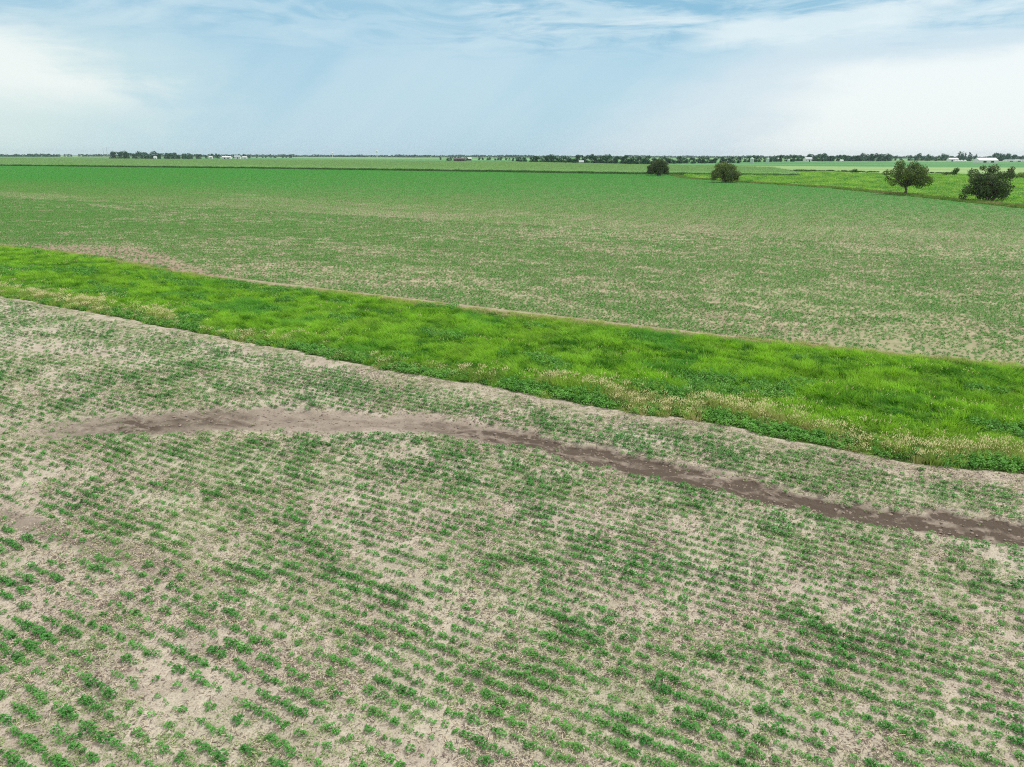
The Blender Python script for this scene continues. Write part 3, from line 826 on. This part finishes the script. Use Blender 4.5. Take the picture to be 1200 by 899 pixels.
# rough grass margin under the lone trees
M_ROUGH = leaf_mat('rough_grass', (0.10, 0.24, 0.035), (0.28, 0.40, 0.08), (0.40, 0.34, 0.16), .7, transl=.2, pscale=.05)
RT = [tuft_mesh(1300 + i, n=26, rad=.5, h=.6, wid=.05, mat=M_ROUGH) for i in range(4)]
P_ = []
pl = EAST + [EAST_END]
for a, b_ in zip(pl[:-1], pl[1:]):
    L = np.linalg.norm(b_ - a); n_ = int(L * 10)
    u = RNG.random(n_); q = a + (b_ - a) * u[:, None]; q[:, 0] += RNG.uniform(-.8, 5.6, n_); P_.append(q)
P_ = np.concatenate(P_); n_ = len(P_)
scatter('margin_grass', source('rough', RT), np.column_stack([P_, np.zeros(n_)]), np.stack([P_[:, 0] * 0, P_[:, 0] * 0, RNG.uniform(0, 6.28, n_)], 1),
        np.repeat((.6 + RNG.random(n_) * .8)[:, None], 3, 1), RNG.integers(0, 4, n_), {'tint': RNG.random(n_), 'dry': RNG.random(n_) * .4},
        'rough dark grass margin along the edge of the far field', 'grass')

# ------------------------------------------------------------------ trees
def crown_mat(name, lo, hi, brown, amt):
    m_, b = material(name)
    P = pos(b)
    n_ = b.noise(P, .55, 4, .6); n2_ = b.noise(P, 2.5, 2, .6)
    rnd = b.new('ShaderNodeObjectInfo').outputs['Random']
    c = b.mix(b.sm(n_, .35, .65), lo, hi)
    c = b.mix(b.m('MULTIPLY', b.sm(n2_, .5, .66), amt), c, brown)
    c = b.mix(b.m('MULTIPLY', rnd, .35), c, tuple(v * .55 for v in hi))
    finish(b, c, .65, transl=.15, spec=.2)
    return m_
M_CROWN = crown_mat('tree_leaves', (0.05, 0.105, 0.027), (0.18, 0.28, 0.06), (0.24, 0.15, 0.075), .5)
M_CROWN2 = crown_mat('dark_tree_leaves', (0.04, 0.085, 0.03), (0.12, 0.20, 0.06), (0.19, 0.13, 0.09), .5)
M_WOOD = crown_mat('woodland_leaves', (0.022, 0.09, 0.045), (0.05, 0.16, 0.075), (0.07, 0.18, 0.08), .3)
M_SHRUB = crown_mat('shrub_leaves', (0.05, 0.13, 0.03), (0.11, 0.24, 0.05), (0.20, 0.22, 0.06), .3)
M_YSHRUB = crown_mat('yellow_shrub_leaves', (0.20, 0.30, 0.06), (0.34, 0.44, 0.10), (0.30, 0.28, 0.1), .3)
M_BRSHRUB = crown_mat('brown_shrub_leaves', (0.07, 0.09, 0.03), (0.16, 0.17, 0.06), (0.20, 0.13, 0.06), .6)

def tube(V, Fc, p0, p1, r0, r1, sides=6):
    p0, p1 = np.array(p0, float), np.array(p1, float); d = p1 - p0; d /= np.linalg.norm(d) + 1e-9
    a = np.cross(d, (0, 0, 1)) if abs(d[2]) < .95 else np.cross(d, (1, 0, 0)); a /= np.linalg.norm(a); b_ = np.cross(d, a); k = len(V)
    for p, r in ((p0, r0), (p1, r1)):
        for i in range(sides):
            t = 2 * math.pi * i / sides; V.append(p + (a * math.cos(t) + b_ * math.sin(t)) * r)
    for i in range(sides): Fc.append((k + i, k + (i + 1) % sides, k + sides + (i + 1) % sides, k + sides + i))
def leaf_cloud(centres, radii, per, lsize, rng, squash=.8):
    V, Fc = [], []
    for c, r in zip(centres, radii):
        n = int(per * (r ** 2))
        d = rng.normal(0, 1, (n, 3)); d /= np.linalg.norm(d, axis=1)[:, None]
        rr = r * rng.uniform(.35, 1.0, n) ** .5 * rng.uniform(.85, 1.12, n)
        p = c + d * rr[:, None] * (1, 1, squash)
        nr = d + rng.normal(0, .55, (n, 3)); nr /= np.linalg.norm(nr, axis=1)[:, None]
        a = np.cross(nr, rng.normal(0, 1, (n, 3))); a /= np.linalg.norm(a, axis=1)[:, None]; b_ = np.cross(nr, a)
        L = (lsize * rng.uniform(.6, 1.35, n))[:, None]
        k = len(V) * 4
        V.append(np.stack([p - a * L * .6, p - b_ * L * .36 + nr * L * .1, p + a * L * .6, p + b_ * L * .36 + nr * L * .1], 1))
    V = np.concatenate(V).reshape(-1, 3); q = np.arange(len(V)).reshape(-1, 4)
    return V, q
def big_tree(name, px, base, top, wpx, label, seed, mat, trunk_h, blobs, stems=1, skirt=False, group=None):
    rng = np.random.default_rng(seed)
    p = g(px, base); _, _, wd = project(p[0], p[1]); k = float(wd) / FPX
    Ht = (base - top) * k; Wd = wpx * k
    root = link(name, None, loc=(p[0], p[1], 0)); root.empty_display_size = .5
    props(root, label, 'tree', group)
    V, Fc = [], []
    cents, rads = [], []
    for bx, bz, br in blobs:                 # fractions of the width and height
        for by in ((-.28, .0, .26) if br > .14 else (rng.uniform(-.2, .2),)):
            cents.append(np.array([bx * Wd, (by + rng.uniform(-.06, .06)) * Wd * (1 - abs(bx)), bz * Ht + rng.uniform(-.03, .03) * Ht])); rads.append(br * Wd * rng.uniform(.85, 1.1))
    extra = 26
    for i in range(extra):                    # small outlying sprays
        j = rng.integers(0, len(cents)); d = rng.normal(0, 1, 3); d /= np.linalg.norm(d); d[2] = abs(d[2]) * .8 if not skirt else d[2] * .6
        cents.append(cents[j] + d * rads[j] * .95); rads.append(rads[j] * rng.uniform(.25, .4))
    for sI in range(stems):
        off = np.array([rng.uniform(-1, 1), rng.uniform(-1, 1), 0]) * (.0 if stems == 1 else .08 * Wd)
        pts = [off + (0, 0, -.3)]
        for z_ in (.5, 1.0):
            pts.append(off * (1 + z_) + np.array([rng.uniform(-.3, .3), rng.uniform(-.3, .3), trunk_h * Ht * z_]))
        r = .42 if stems == 1 else .22
        for a, b_, r0, r1 in ((pts[0], pts[1], r * 1.25, r * .9), (pts[1], pts[2], r * .9, r * .75)): tube(V, Fc, a, b_, r0, r1, 8)
        for j in range(len(cents) - extra):
            if j % stems == sI:
                mid = pts[2] * .5 + cents[j] * .5 + (0, 0, .3)
                tube(V, Fc, pts[2] + (0, 0, -.15), mid, .2, .12, 5); tube(V, Fc, mid, cents[j], .12, .04, 5)
    link('trunk', mesh('trunk', V, np.array(Fc), [M_BARK], smooth=True), root)
    rads = [v_ * .9 for v_ in rads]
    V, q = leaf_cloud(cents, rads, 105, .36, rng)
    V[:, 2] = np.maximum(V[:, 2], .12)
    link('crown', mesh('crown', V, q, [mat]), root)
    return root
round_blobs = [(-.28, .45, .2), (.0, .5, .24), (.28, .45, .2), (-.18, .72, .19), (.15, .74, .2), (0, .84, .15), (-.34, .25, .15), (.33, .26, .16), (0, .25, .2)]
big_tree('broadleaf_tree', 771, 206.3, 187, 27, 'smallest and farthest of the four lone trees, round dark crown reaching the ground', 21, M_CROWN2, .2, round_blobs, skirt=True)
big_tree('broadleaf_tree', 849.5, 214, 189.3, 35, 'second lone tree from the left, domed brownish green crown touching the field edge', 22, M_CROWN, .2,
         [(-.3, .38, .19), (.02, .45, .25), (.3, .36, .2), (-.17, .68, .2), (.14, .68, .19), (-.03, .86, .13), (-.38, .17, .12), (.36, .16, .14), (.05, .2, .2)], skirt=True)
big_tree('broadleaf_tree', 1060, 228.3, 189.6, 58, 'spreading lone tree with a clear bare trunk and a broad open crown', 23, M_CROWN, .25,
         [(-.40, .66, .10), (-.36, .47, .08), (-.24, .36, .11), (-.12, .62, .17), (-.16, .84, .12), (.0, .88, .12), (.08, .65, .19), (.22, .74, .14), (.36, .66, .12), (.40, .48, .11), (.26, .42, .15), (.06, .38, .15), (-.05, .25, .08), (.3, .26, .1)])
big_tree('broadleaf_tree', 1154, 236, 191.5, 58, 'large bushy dark tree at the right edge, stems hidden by low branches', 24, M_CROWN2, .18,
         [(-.38, .72, .12), (-.3, .5, .13), (-.36, .25, .12), (-.12, .62, .15), (.0, .78, .13), (.12, .84, .13), (.22, .62, .15), (.05, .42, .19), (.28, .36, .16), (-.16, .3, .17), (.40, .18, .12), (.14, .18, .16), (-.42, .10, .09), (-.05, .15, .14), (-.22, .82, .08)], stems=4, skirt=True)

# smaller tree kinds shared by the distant lines
def tree_kind(seed, mat, kind):
    rng = np.random.default_rng(seed); cents, rads = [], []
    if kind == 'round':
        for i in range(9):
            a = rng.uniform(0, 6.28); r = rng.uniform(.1, .32)
            cents.append(np.array([r * math.cos(a), r * math.sin(a), rng.uniform(.12, .78) if i > 2 else .16])); rads.append(rng.uniform(.16, .25))
        sq = .95
    elif kind == 'spire':
        for z_ in np.linspace(.12, .9, 7):
            cents.append(np.array([rng.uniform(-.03, .03), rng.uniform(-.03, .03), z_])); rads.append(.20 * (1.02 - z_) + .04)
        sq = 1.3
    else:
        for i in range(9):
            a = rng.uniform(0, 6.28); r = rng.uniform(.1, .5)
            cents.append(np.array([r * math.cos(a), r * math.sin(a), rng.uniform(.2, .65)])); rads.append(rng.uniform(.2, .32))
        sq = .9
    V, q = leaf_cloud([c * 10 for c in cents], [r * 10 for r in rads], 16, .95, rng, sq)
    V[:, 2] = np.maximum(V[:, 2], .1)
    crown = mesh('crown_' + kind, V / 10, q, [mat])
    V, Fc = [], []; tube(V, Fc, (0, 0, -.02), (0, 0, .45), .035, .02, 5)
    for i in range(3):
        tube(V, Fc, (0, 0, .3), cents[i], .018, .006, 4)
    trunk = mesh('trunk_' + kind, V, np.array(Fc), [M_BARK])
    return crown, trunk
ROUND = [tree_kind(30 + i, M_WOOD, 'round') for i in range(5)]
SPIRE = [tree_kind(40 + i, M_WOOD, 'spire') for i in range(3)]
BUSH = [tree_kind(50 + i, M_SHRUB, 'bush') for i in range(4)]
YB = tree_kind(60, M_YSHRUB, 'bush'); BB = tree_kind(61, M_BRSHRUB, 'round')
def small_tree(px, base, top, kind, label, group=None, wf=1.0, name='tree', cat='tree'):
    p = g(px, base); _, _, wd = project(p[0], p[1]); Ht = (base - top) * float(wd) / FPX
    root = link(name, None, loc=(p[0], p[1], -.3), rz=random.uniform(0, 6.28), sc=(Ht * wf, Ht * wf, Ht)); root.empty_display_size = .2
    props(root, label, cat, group)
    link('crown', kind[0], root); link('trunk', kind[1], root)
    return root
def hor(px): return 182.5 + (px - 600) * math.tan(ROLL)       # horizon row in the photograph
NT = 0
def tree_line(x0, x1, step, base, top, label, group, kinds=ROUND, jit=2.0, wf=1.15, name='tree'):
    global NT
    px = x0
    while px < x1:
        f = (px - x0) / max(1, x1 - x0)
        b_ = base[0] + (base[1] - base[0]) * f; t_ = top[0] + (top[1] - top[0]) * f
        jt = random.uniform(-jit * .6, jit)
        lb = label + (', tall, ' if jt < jit * -.07 else (', middling, ' if jt < jit * .45 else ', low, ')) + ('left' if f < .33 else ('middle' if f < .67 else 'right')) + ' part'
        small_tree(px + random.uniform(-.3, .3) * step, b_ + random.uniform(-.25, .25), t_ + jt, random.choice(kinds), lb, group, wf * random.uniform(.85, 1.25), name)
        px += step; NT += 1
L_ = tree_line
L_(136, 172, 5.2, (186.4, 186.4), (177.0, 178.5), 'round dark tree at the left end of the far left shelter belt', 'trees at the left end of the far left belt')
L_(173, 240, 5.2, (186.4, 186.2), (177.5, 180.2), 'dark tree in the far left shelter belt behind the tiny white shed', 'trees in the middle of the far left belt')
L_(242, 296, 5.5, (185.6, 185.6), (180.6, 181.4), 'small tree among the white farm buildings on the left skyline', 'trees round the left farmstead')
L_(300, 348, 6.0, (184.8, 184.8), (180.8, 181.6), 'small tree in the thin skyline row right of the left farmstead', 'trees in the thin left skyline row')
L_(526, 550, 3.6, (188.4, 188.6), (183.6, 184.0), 'low tree in the little clump beside the dark roofed barn at centre', 'trees at the centre farmstead', jit=.6)
small_tree(516.2, 187.6, 184.0, ROUND[0], 'single tiny tree standing alone in the field left of the centre barn')
L_(562, 600, 4.4, (187.6, 188.0), (183.8, 184.3), 'tiny tree in the broken row right of the centre barn', 'trees in the broken row at centre', jit=.6)
L_(602, 620, 4.5, (188.8, 189.8), (183.0, 182.6), 'tree tapering off the left end of the long dark treeline', 'trees at the left end of the long dark treeline')
L_(622, 762, 4.4, (191.2, 192.6), (181.4, 181.8), 'dark tree in the long dense treeline left of the first lone tree', 'trees in the long dark treeline', wf=1.15)
L_(764, 866, 5.0, (191.8, 191.0), (183.0, 183.2), 'dark tree in the treeline between the first and second lone trees', 'trees between the first two lone trees')
L_(868, 945, 4.8, (190.2, 189.0), (183.0, 181.5), 'dark tree beside the silos and white roofs on the right skyline', 'trees round the silos on the right')
L_(950, 1044, 4.6, (188.9, 188.8), (179.6, 180.3), 'tall dark tree in the belt right of the white house', 'trees right of the white house', wf=1.2)
L_(1050, 1072, 7.0, (188.2, 188.2), (182.6, 182.6), 'small separate tree in the gap behind the spreading lone tree', 'small trees behind the spreading lone tree')
L_(1077, 1118, 4.8, (188.4, 188.4), (180.6, 181.0), 'dark tree in the low belt left of the white sheds', 'trees left of the white sheds', wf=1.2)
L_(1122, 1144, 4.0, (188.6, 188.8), (178.2, 178.8), 'pointed conifer behind the white sheds and grain bins', 'conifers behind the white sheds', kinds=SPIRE, jit=2, wf=1.3, name='conifer')
L_(1166, 1180, 4.5, (188.8, 188.8), (177.6, 179.0), 'dark tree at the right end of the large white barn', 'trees right of the large white barn', jit=2)
L_(1184, 1240, 5.5, (188.6, 188.6), (181.6, 182.2), 'low tree in the belt at the right edge of the skyline', 'trees at the right edge of the skyline')
print('line trees', NT)

# distant woods on the skyline: one mass
Wp = []
for px in np.arange(-150, 1350, 1.7):
    n_ = vnoise(np.array([px / 60.0]), np.array([3.0]), 77)[0]
    if 70 < px < 95 and random.random() < .8: continue
    dd = 4800 + 1500 * n_ + random.uniform(-200, 200)
    d = F * FPX + XR * (px - 600.0) - UP * (hor(px) - 449.5)
    a = math.atan2(d[0], d[1]); Wp.append((dd * math.sin(a), dd * math.cos(a), 14 + 7 * vnoise(np.array([px / 9.0]), np.array([1.0]), 78)[0]))
Wp = np.array(Wp); n_ = len(Wp)
scatter('distant_woods', source('woods', [k_[0] for k_ in ROUND]), np.column_stack([Wp[:, :2], np.zeros(n_)]), np.stack([Wp[:, 0] * 0, Wp[:, 0] * 0, RNG.uniform(0, 6.28, n_)], 1),
        np.column_stack([Wp[:, 2] * 1.3, Wp[:, 2] * 1.3, Wp[:, 2]]), RNG.integers(0, 5, n_), {'tint': RNG.random(n_)}, 'thin blue green line of distant woods along the whole horizon', 'woods')

# fence row and shrubs at the right
def shrub(px, base, top, label, kind, wf=.9): return small_tree(px, base, top, kind, label, None, wf, 'shrub', 'shrub')
for px in np.arange(868, 1120, 4.2):
    f = (px - 868) / 332
    if 1030 < px < 1092: continue
    b_ = 198.8 + 6.0 * f + random.uniform(-.2, .2)
    small_tree(px, b_ + .2, b_ - random.uniform(1.2, 2.6), random.choice(BUSH), 'low shrub in the thin dark fence row ' + (('left of the second lone tree' if px < 849 else 'above the bright crop near the white house') if px < 910 else ('below the white house' if px < 960 else ('beside the rounded shrub' if px < 1040 else 'right of the spreading lone tree'))),
               'fence row shrubs ' + ('left' if px < 1040 else 'right') + ' of the spreading tree', 3.2, 'shrub', 'shrub')
shrub(1002, 203.0, 196.6, 'rounded dark shrub alone in the fence row behind the bright crop', BUSH[0], 1.2)
shrub(1016, 203.8, 201.2, 'low dark shrub just right of the rounded fence row shrub', BUSH[1], 1.8)
shrub(1121, 206.4, 194.6, 'round green shrub left of the large bushy dark tree', BUSH[2], .8)
shrub(1110, 206.2, 200.0, 'smaller green shrub against the round one near the right', BUSH[3], 1.2)
shrub(1185, 210.0, 193.0, 'brownish green shrub behind the right side of the large bushy tree', BB, .85)
shrub(1197, 209.4, 200.5, 'yellowish green shrub at the right edge of the picture', YB, 1.1)
shrub(1207, 209.0, 199.0, 'dark shrub cut by the right edge of the picture', BUSH[1], 1.0)

# ------------------------------------------------------------------ farm buildings
M_WHITE = plain('white_steel', (0.78, 0.79, 0.78), .5, .05, .5)
M_GREY = plain('grey_steel', (0.48, 0.52, 0.54), .5, .1, .5)
M_PALEGREEN = plain('pale_green_steel', (0.50, 0.66, 0.56), .5, .08, .5)
M_RED = plain('brown_boards', (0.09, 0.065, 0.055), .8, .2, .5)
M_DARK = plain('dark_opening', (0.04, 0.045, 0.05), .6, .1, .5)
M_DKROOF = plain('dark_roof', (0.12, 0.11, 0.11), .7, .15, .5)
def box(V, Fc, x0, x1, y0, y1, z0, z1):
    k = len(V); V += [(x0, y0, z0), (x1, y0, z0), (x1, y1, z0), (x0, y1, z0), (x0, y0, z1), (x1, y0, z1), (x1, y1, z1), (x0, y1, z1)]
    Fc += [(k, k + 3, k + 2, k + 1), (k + 4, k + 5, k + 6, k + 7), (k, k + 1, k + 5, k + 4), (k + 1, k + 2, k + 6, k + 5), (k + 2, k + 3, k + 7, k + 6), (k + 3, k, k + 4, k + 7)]
def boxmesh(name, b_, mat):
    V, Fc = [], []; box(V, Fc, *b_); return mesh(name, V, Fc, [mat])
def building(name, px, base, wpx, hpx, label, wall_m, roof_m, cat='barn', depth=.5, rise=.35, rz=.06, doors=1, windows=2, group=None):
    p = g(px, base); _, _, wd = project(p[0], p[1]); k = float(wd) / FPX
    W, Ht = wpx * k, hpx * k; Dp = max(W * depth, 5); ze = Ht * (1 - rise)
    root = link(name, None, loc=(p[0], p[1], -.3), rz=rz); props(root, label, cat, group)
    V, Fc = [], []
    x, y = W / 2, Dp / 2
    V = [(-x, -y, 0), (x, -y, 0), (x, y, 0), (-x, y, 0), (-x, -y, ze), (x, -y, ze), (x, y, ze), (-x, y, ze), (-x, 0, Ht - .15), (x, 0, Ht - .15)]
    Fc = [(0, 1, 5, 4), (2, 3, 7, 6), (1, 2, 6, 9, 5), (3, 0, 4, 8, 7), (0, 3, 2, 1)]
    link('wall', mesh('wall', V, Fc, [wall_m]), root)
    e = .5; t = .22; X = x + e; Y = y + e; zl = ze - e * (Ht - ze) / y
    V = []
    for sx in (-X, X):
        V += [(sx, -Y, zl), (sx, 0, Ht), (sx, Y, zl), (sx, Y, zl + t), (sx, 0, Ht + t), (sx, -Y, zl + t)]
    Fc = [(0, 1, 7, 6), (1, 2, 8, 7), (2, 3, 9, 8), (3, 4, 10, 9), (4, 5, 11, 10), (5, 0, 6, 11), (0, 5, 4, 1), (1, 4, 3, 2), (6, 7, 10, 11), (7, 8, 9, 10)]
    link('roof', mesh('roof', V, Fc, [roof_m]), root)
    for i in range(doors):
        dx_ = (-.2 + .4 * i) * W if doors > 1 else .1 * W
        link('door', boxmesh('door', (dx_ - .08 * W, dx_ + .08 * W, -y - .12, -y + .05, .05, ze * .75), M_DARK), root)
    for i in range(windows):
        wx = (-.38 + .76 * i / max(1, windows - 1)) * W
        link('window', boxmesh('window', (wx - .04 * W, wx + .04 * W, -y - .1, -y + .05, ze * .4, ze * .75), M_DARK), root)
    return root
def cyl(V, Fc, r0, r1, z0, z1, n=20, cap=False):
    k = len(V)
    for r, z_ in ((r0, z0), (r1, z1)):
        for i in range(n): V.append((r * math.cos(2 * math.pi * i / n), r * math.sin(2 * math.pi * i / n), z_))
    for i in range(n): Fc.append((k + i, k + (i + 1) % n, k + n + (i + 1) % n, k + n + i))
    if cap: Fc.append(tuple(k + n + i for i in range(n)))
def bin_(name, px, base, wpx, hpx, label, mat, roof_m, cat, group=None, dome=.3):
    p = g(px, base); _, _, wd = project(p[0], p[1]); k = float(wd) / FPX; r = wpx * k / 2; Ht = hpx * k; zc = Ht - dome * r * 2
    root = link(name, None, loc=(p[0], p[1], -.3)); props(root, label, cat, group)
    V, Fc = [], []
    nz = 6
    for i in range(nz): cyl(V, Fc, r, r, zc * i / nz, zc * (i + .9) / nz); cyl(V, Fc, r, r * 1.015, zc * (i + .9) / nz, zc * (i + .95) / nz); cyl(V, Fc, r * 1.015, r, zc * (i + .95) / nz, zc * (i + 1) / nz)
    link('body', mesh('body', V, Fc, [mat]), root)
    V, Fc = [], []; cyl(V, Fc, r * 1.05, r * .6, zc, zc + dome * r * 1.2); cyl(V, Fc, r * .6, r * .12, zc + dome * r * 1.2, Ht, cap=True)
    link('roof', mesh('roof', V, Fc, [roof_m]), root)
    link('ladder', boxmesh('ladder', (-.25, .25, -r - .2, -r - .02, .5, zc), M_GREY), root)
    return root
building('shed', 182.3, 186.9, 3.2, 3.6, 'tiny white shed in front of the far left shelter belt', M_WHITE, M_WHITE, 'shed', windows=0)
building('shed', 247.2, 186.0, 4, 3.0, 'small white shed at the left end of the left farmstead', M_WHITE, M_WHITE, 'shed', windows=0)
building('machine_shed', 266, 186.2, 10, 3.0, 'long low white shed in the middle of the left farmstead', M_WHITE, M_WHITE, 'barn', doors=2)
building('barn', 278.5, 186.3, 6.5, 4.0, 'taller white barn at the right of the left farmstead', M_WHITE, M_GREY, 'barn')
building('shed', 287, 186.1, 5, 2.8, 'low white shed right of the taller white barn on the left skyline', M_WHITE, M_WHITE, 'shed', windows=0)
building('barn', 538, 188.9, 13, 3.6, 'dark brown barn in the clump of trees at centre', M_RED, M_DKROOF, 'barn')
building('shed', 549.5, 188.2, 6, 3.6, 'white roofed shed right of the dark brown barn', M_RED, M_WHITE, 'shed', windows=0)
building('farmhouse', 681, 193.0, 5, 5.0, 'pale grey house half hidden in the long dark treeline', M_GREY, M_GREY, 'house')
building('machine_shed', 716, 193.9, 22, 1.6, 'very long low pale shed in front of the long dark treeline', M_WHITE, M_GREY, 'shed', depth=.2, doors=2, windows=0)
building('farmhouse', 912.5, 188.9, 6, 4.6, 'white roofed house among trees right of the silos', M_GREY, M_WHITE, 'house')
building('farmhouse', 946.5, 189.6, 7.5, 5.2, 'white house standing clear of the trees right of the silos', M_WHITE, M_GREY, 'house', depth=.8, windows=3)
building('shed', 986, 189.4, 3.5, 2.2, 'tiny white shed under the tall trees right of the white house', M_WHITE, M_WHITE, 'shed', windows=0)
building('machine_shed', 1116, 189.2, 11, 4.0, 'white open shed left of the row of grain bins', M_WHITE, M_WHITE, 'barn', doors=2, windows=0)
building('machine_shed', 1154.5, 190.6, 23, 5.4, 'largest white barn with a broad pale roof at the far right', M_WHITE, M_WHITE, 'barn', rise=.5, doors=2, windows=0)
building('machine_shed', 1188, 189.4, 24, 2.2, 'long low pale shed at the right edge beyond the large barn', M_WHITE, M_GREY, 'shed', depth=.2, doors=2)
building('farmhouse', 853, 190.3, 4.5, 4.0, 'small white house behind the top of the second lone tree', M_WHITE, M_GREY, 'house')
bin_('silo', 880.8, 191.2, 4.2, 6.6, 'wide pale green silo, left of the two silos on the right skyline', M_PALEGREEN, M_PALEGREEN, 'silo', dome=.35)
bin_('silo', 899.5, 190.8, 3.2, 6.0, 'slim pale green silo between the wide silo and the white roofs', M_PALEGREEN, M_PALEGREEN, 'silo', dome=.35)
bin_('silo', 924, 189.8, 3.2, 3.6, 'short pale silo just left of the clear standing white house', M_PALEGREEN, M_GREY, 'silo', dome=.35)
for i, px in enumerate((1119.5, 1123, 1126.5, 1130.5)):
    bin_('grain_bin', px, 189.9, 3.0, 2.6, ['leftmost', 'second', 'third', 'rightmost'][i] + ' of the four white grain bins left of the large barn', M_WHITE, M_WHITE, 'grain bin', 'white grain bins in a row', .35)
def tower(px, base, top, wpx, label, kind):
    p = g(px, base); _, _, wd = project(p[0], p[1]); k = float(wd) / FPX; Ht = (base - top) * k; r = wpx * k / 2
    root = link('water_tower' if kind == 'water' else 'mast', None, loc=(p[0], p[1], -.3)); props(root, label, 'water tower' if kind == 'water' else 'mast')
    if kind == 'water':
        V, Fc = [], []; cyl(V, Fc, r * .35, r * .22, 0, Ht * .72)
        link('column', mesh('column', V, Fc, [M_WHITE]), root)
        V, Fc = [], []
        prof = [(.22, .68), (.8, .76), (1.0, .84), (.92, .92), (.5, .98), (.05, 1.0)]
        for (a, za), (b_, zb) in zip(prof[:-1], prof[1:]): cyl(V, Fc, r * a, r * b_, Ht * za, Ht * zb, 16)
        link('tank', mesh('tank', V, Fc, [M_WHITE]), root)
    else:
        V, Fc = [], []
        for sx, sy in ((-1, -1), (1, -1), (0, 1)): tube(V, Fc, (sx * r, sy * r, 0), (sx * r * .15, sy * r * .15, Ht), .35, .2, 5)
        link('mast_leg', mesh('mast_leg', V, Fc, [M_GREY]), root)["kind"] = 'stuff'
        V, Fc = [], []
        for i in range(10):
            z0, z1 = Ht * i / 10, Ht * (i + 1) / 10; q0, q1 = r * (1 - .85 * i / 10), r * (1 - .85 * (i + 1) / 10)
            tube(V, Fc, (-q0, -q0, z0), (q1, -q1, z1), .15, .15, 4); tube(V, Fc, (q0, -q0, z0), (0, q1, z1), .15, .15, 4); tube(V, Fc, (0, q0, z0), (-q1, -q1, z1), .15, .15, 4)
        link('bracing', mesh('bracing', V, Fc, [M_GREY]), root)["kind"] = 'stuff'
tower(442, 185.6, 176.5, 2.2, 'slim white water tower standing alone on the skyline left of centre', 'water')
tower(390, 185.0, 178.8, 2.4, 'shorter water tower on the skyline left of the slim white one', 'water')
tower(122.3, 184.4, 173.8, 1.2, 'left one of two faint masts beside the far left shelter belt', 'mast')
tower(126.5, 184.4, 173.0, 1.2, 'right one of two faint masts beside the far left shelter belt', 'mast')

# ------------------------------------------------------------------ haze
HZ = True
if HZ:
    me = boxmesh('haze', (-9000, 9000, -300, 9000, -1.4, 60), None) if False else None
    V, Fc = [], []; box(V, Fc, -9000, 9000, -300, 9000, -1.4, 62)
    m_, b = material('haze_air')
    pv = b.new('ShaderNodeVolumePrincipled'); pv.inputs['Color'].default_value = (0.74, 0.90, 1.0, 1); pv.inputs['Density'].default_value = 0.00004; pv.inputs['Anisotropy'].default_value = .2
    out = b.new('ShaderNodeOutputMaterial'); b.l.new(pv.outputs[0], out.inputs['Volume'])
    o = link('haze', mesh('haze', V, Fc, [m_])); props(o, 'thin pale blue haze over the distant fields', 'haze', kind='stuff')
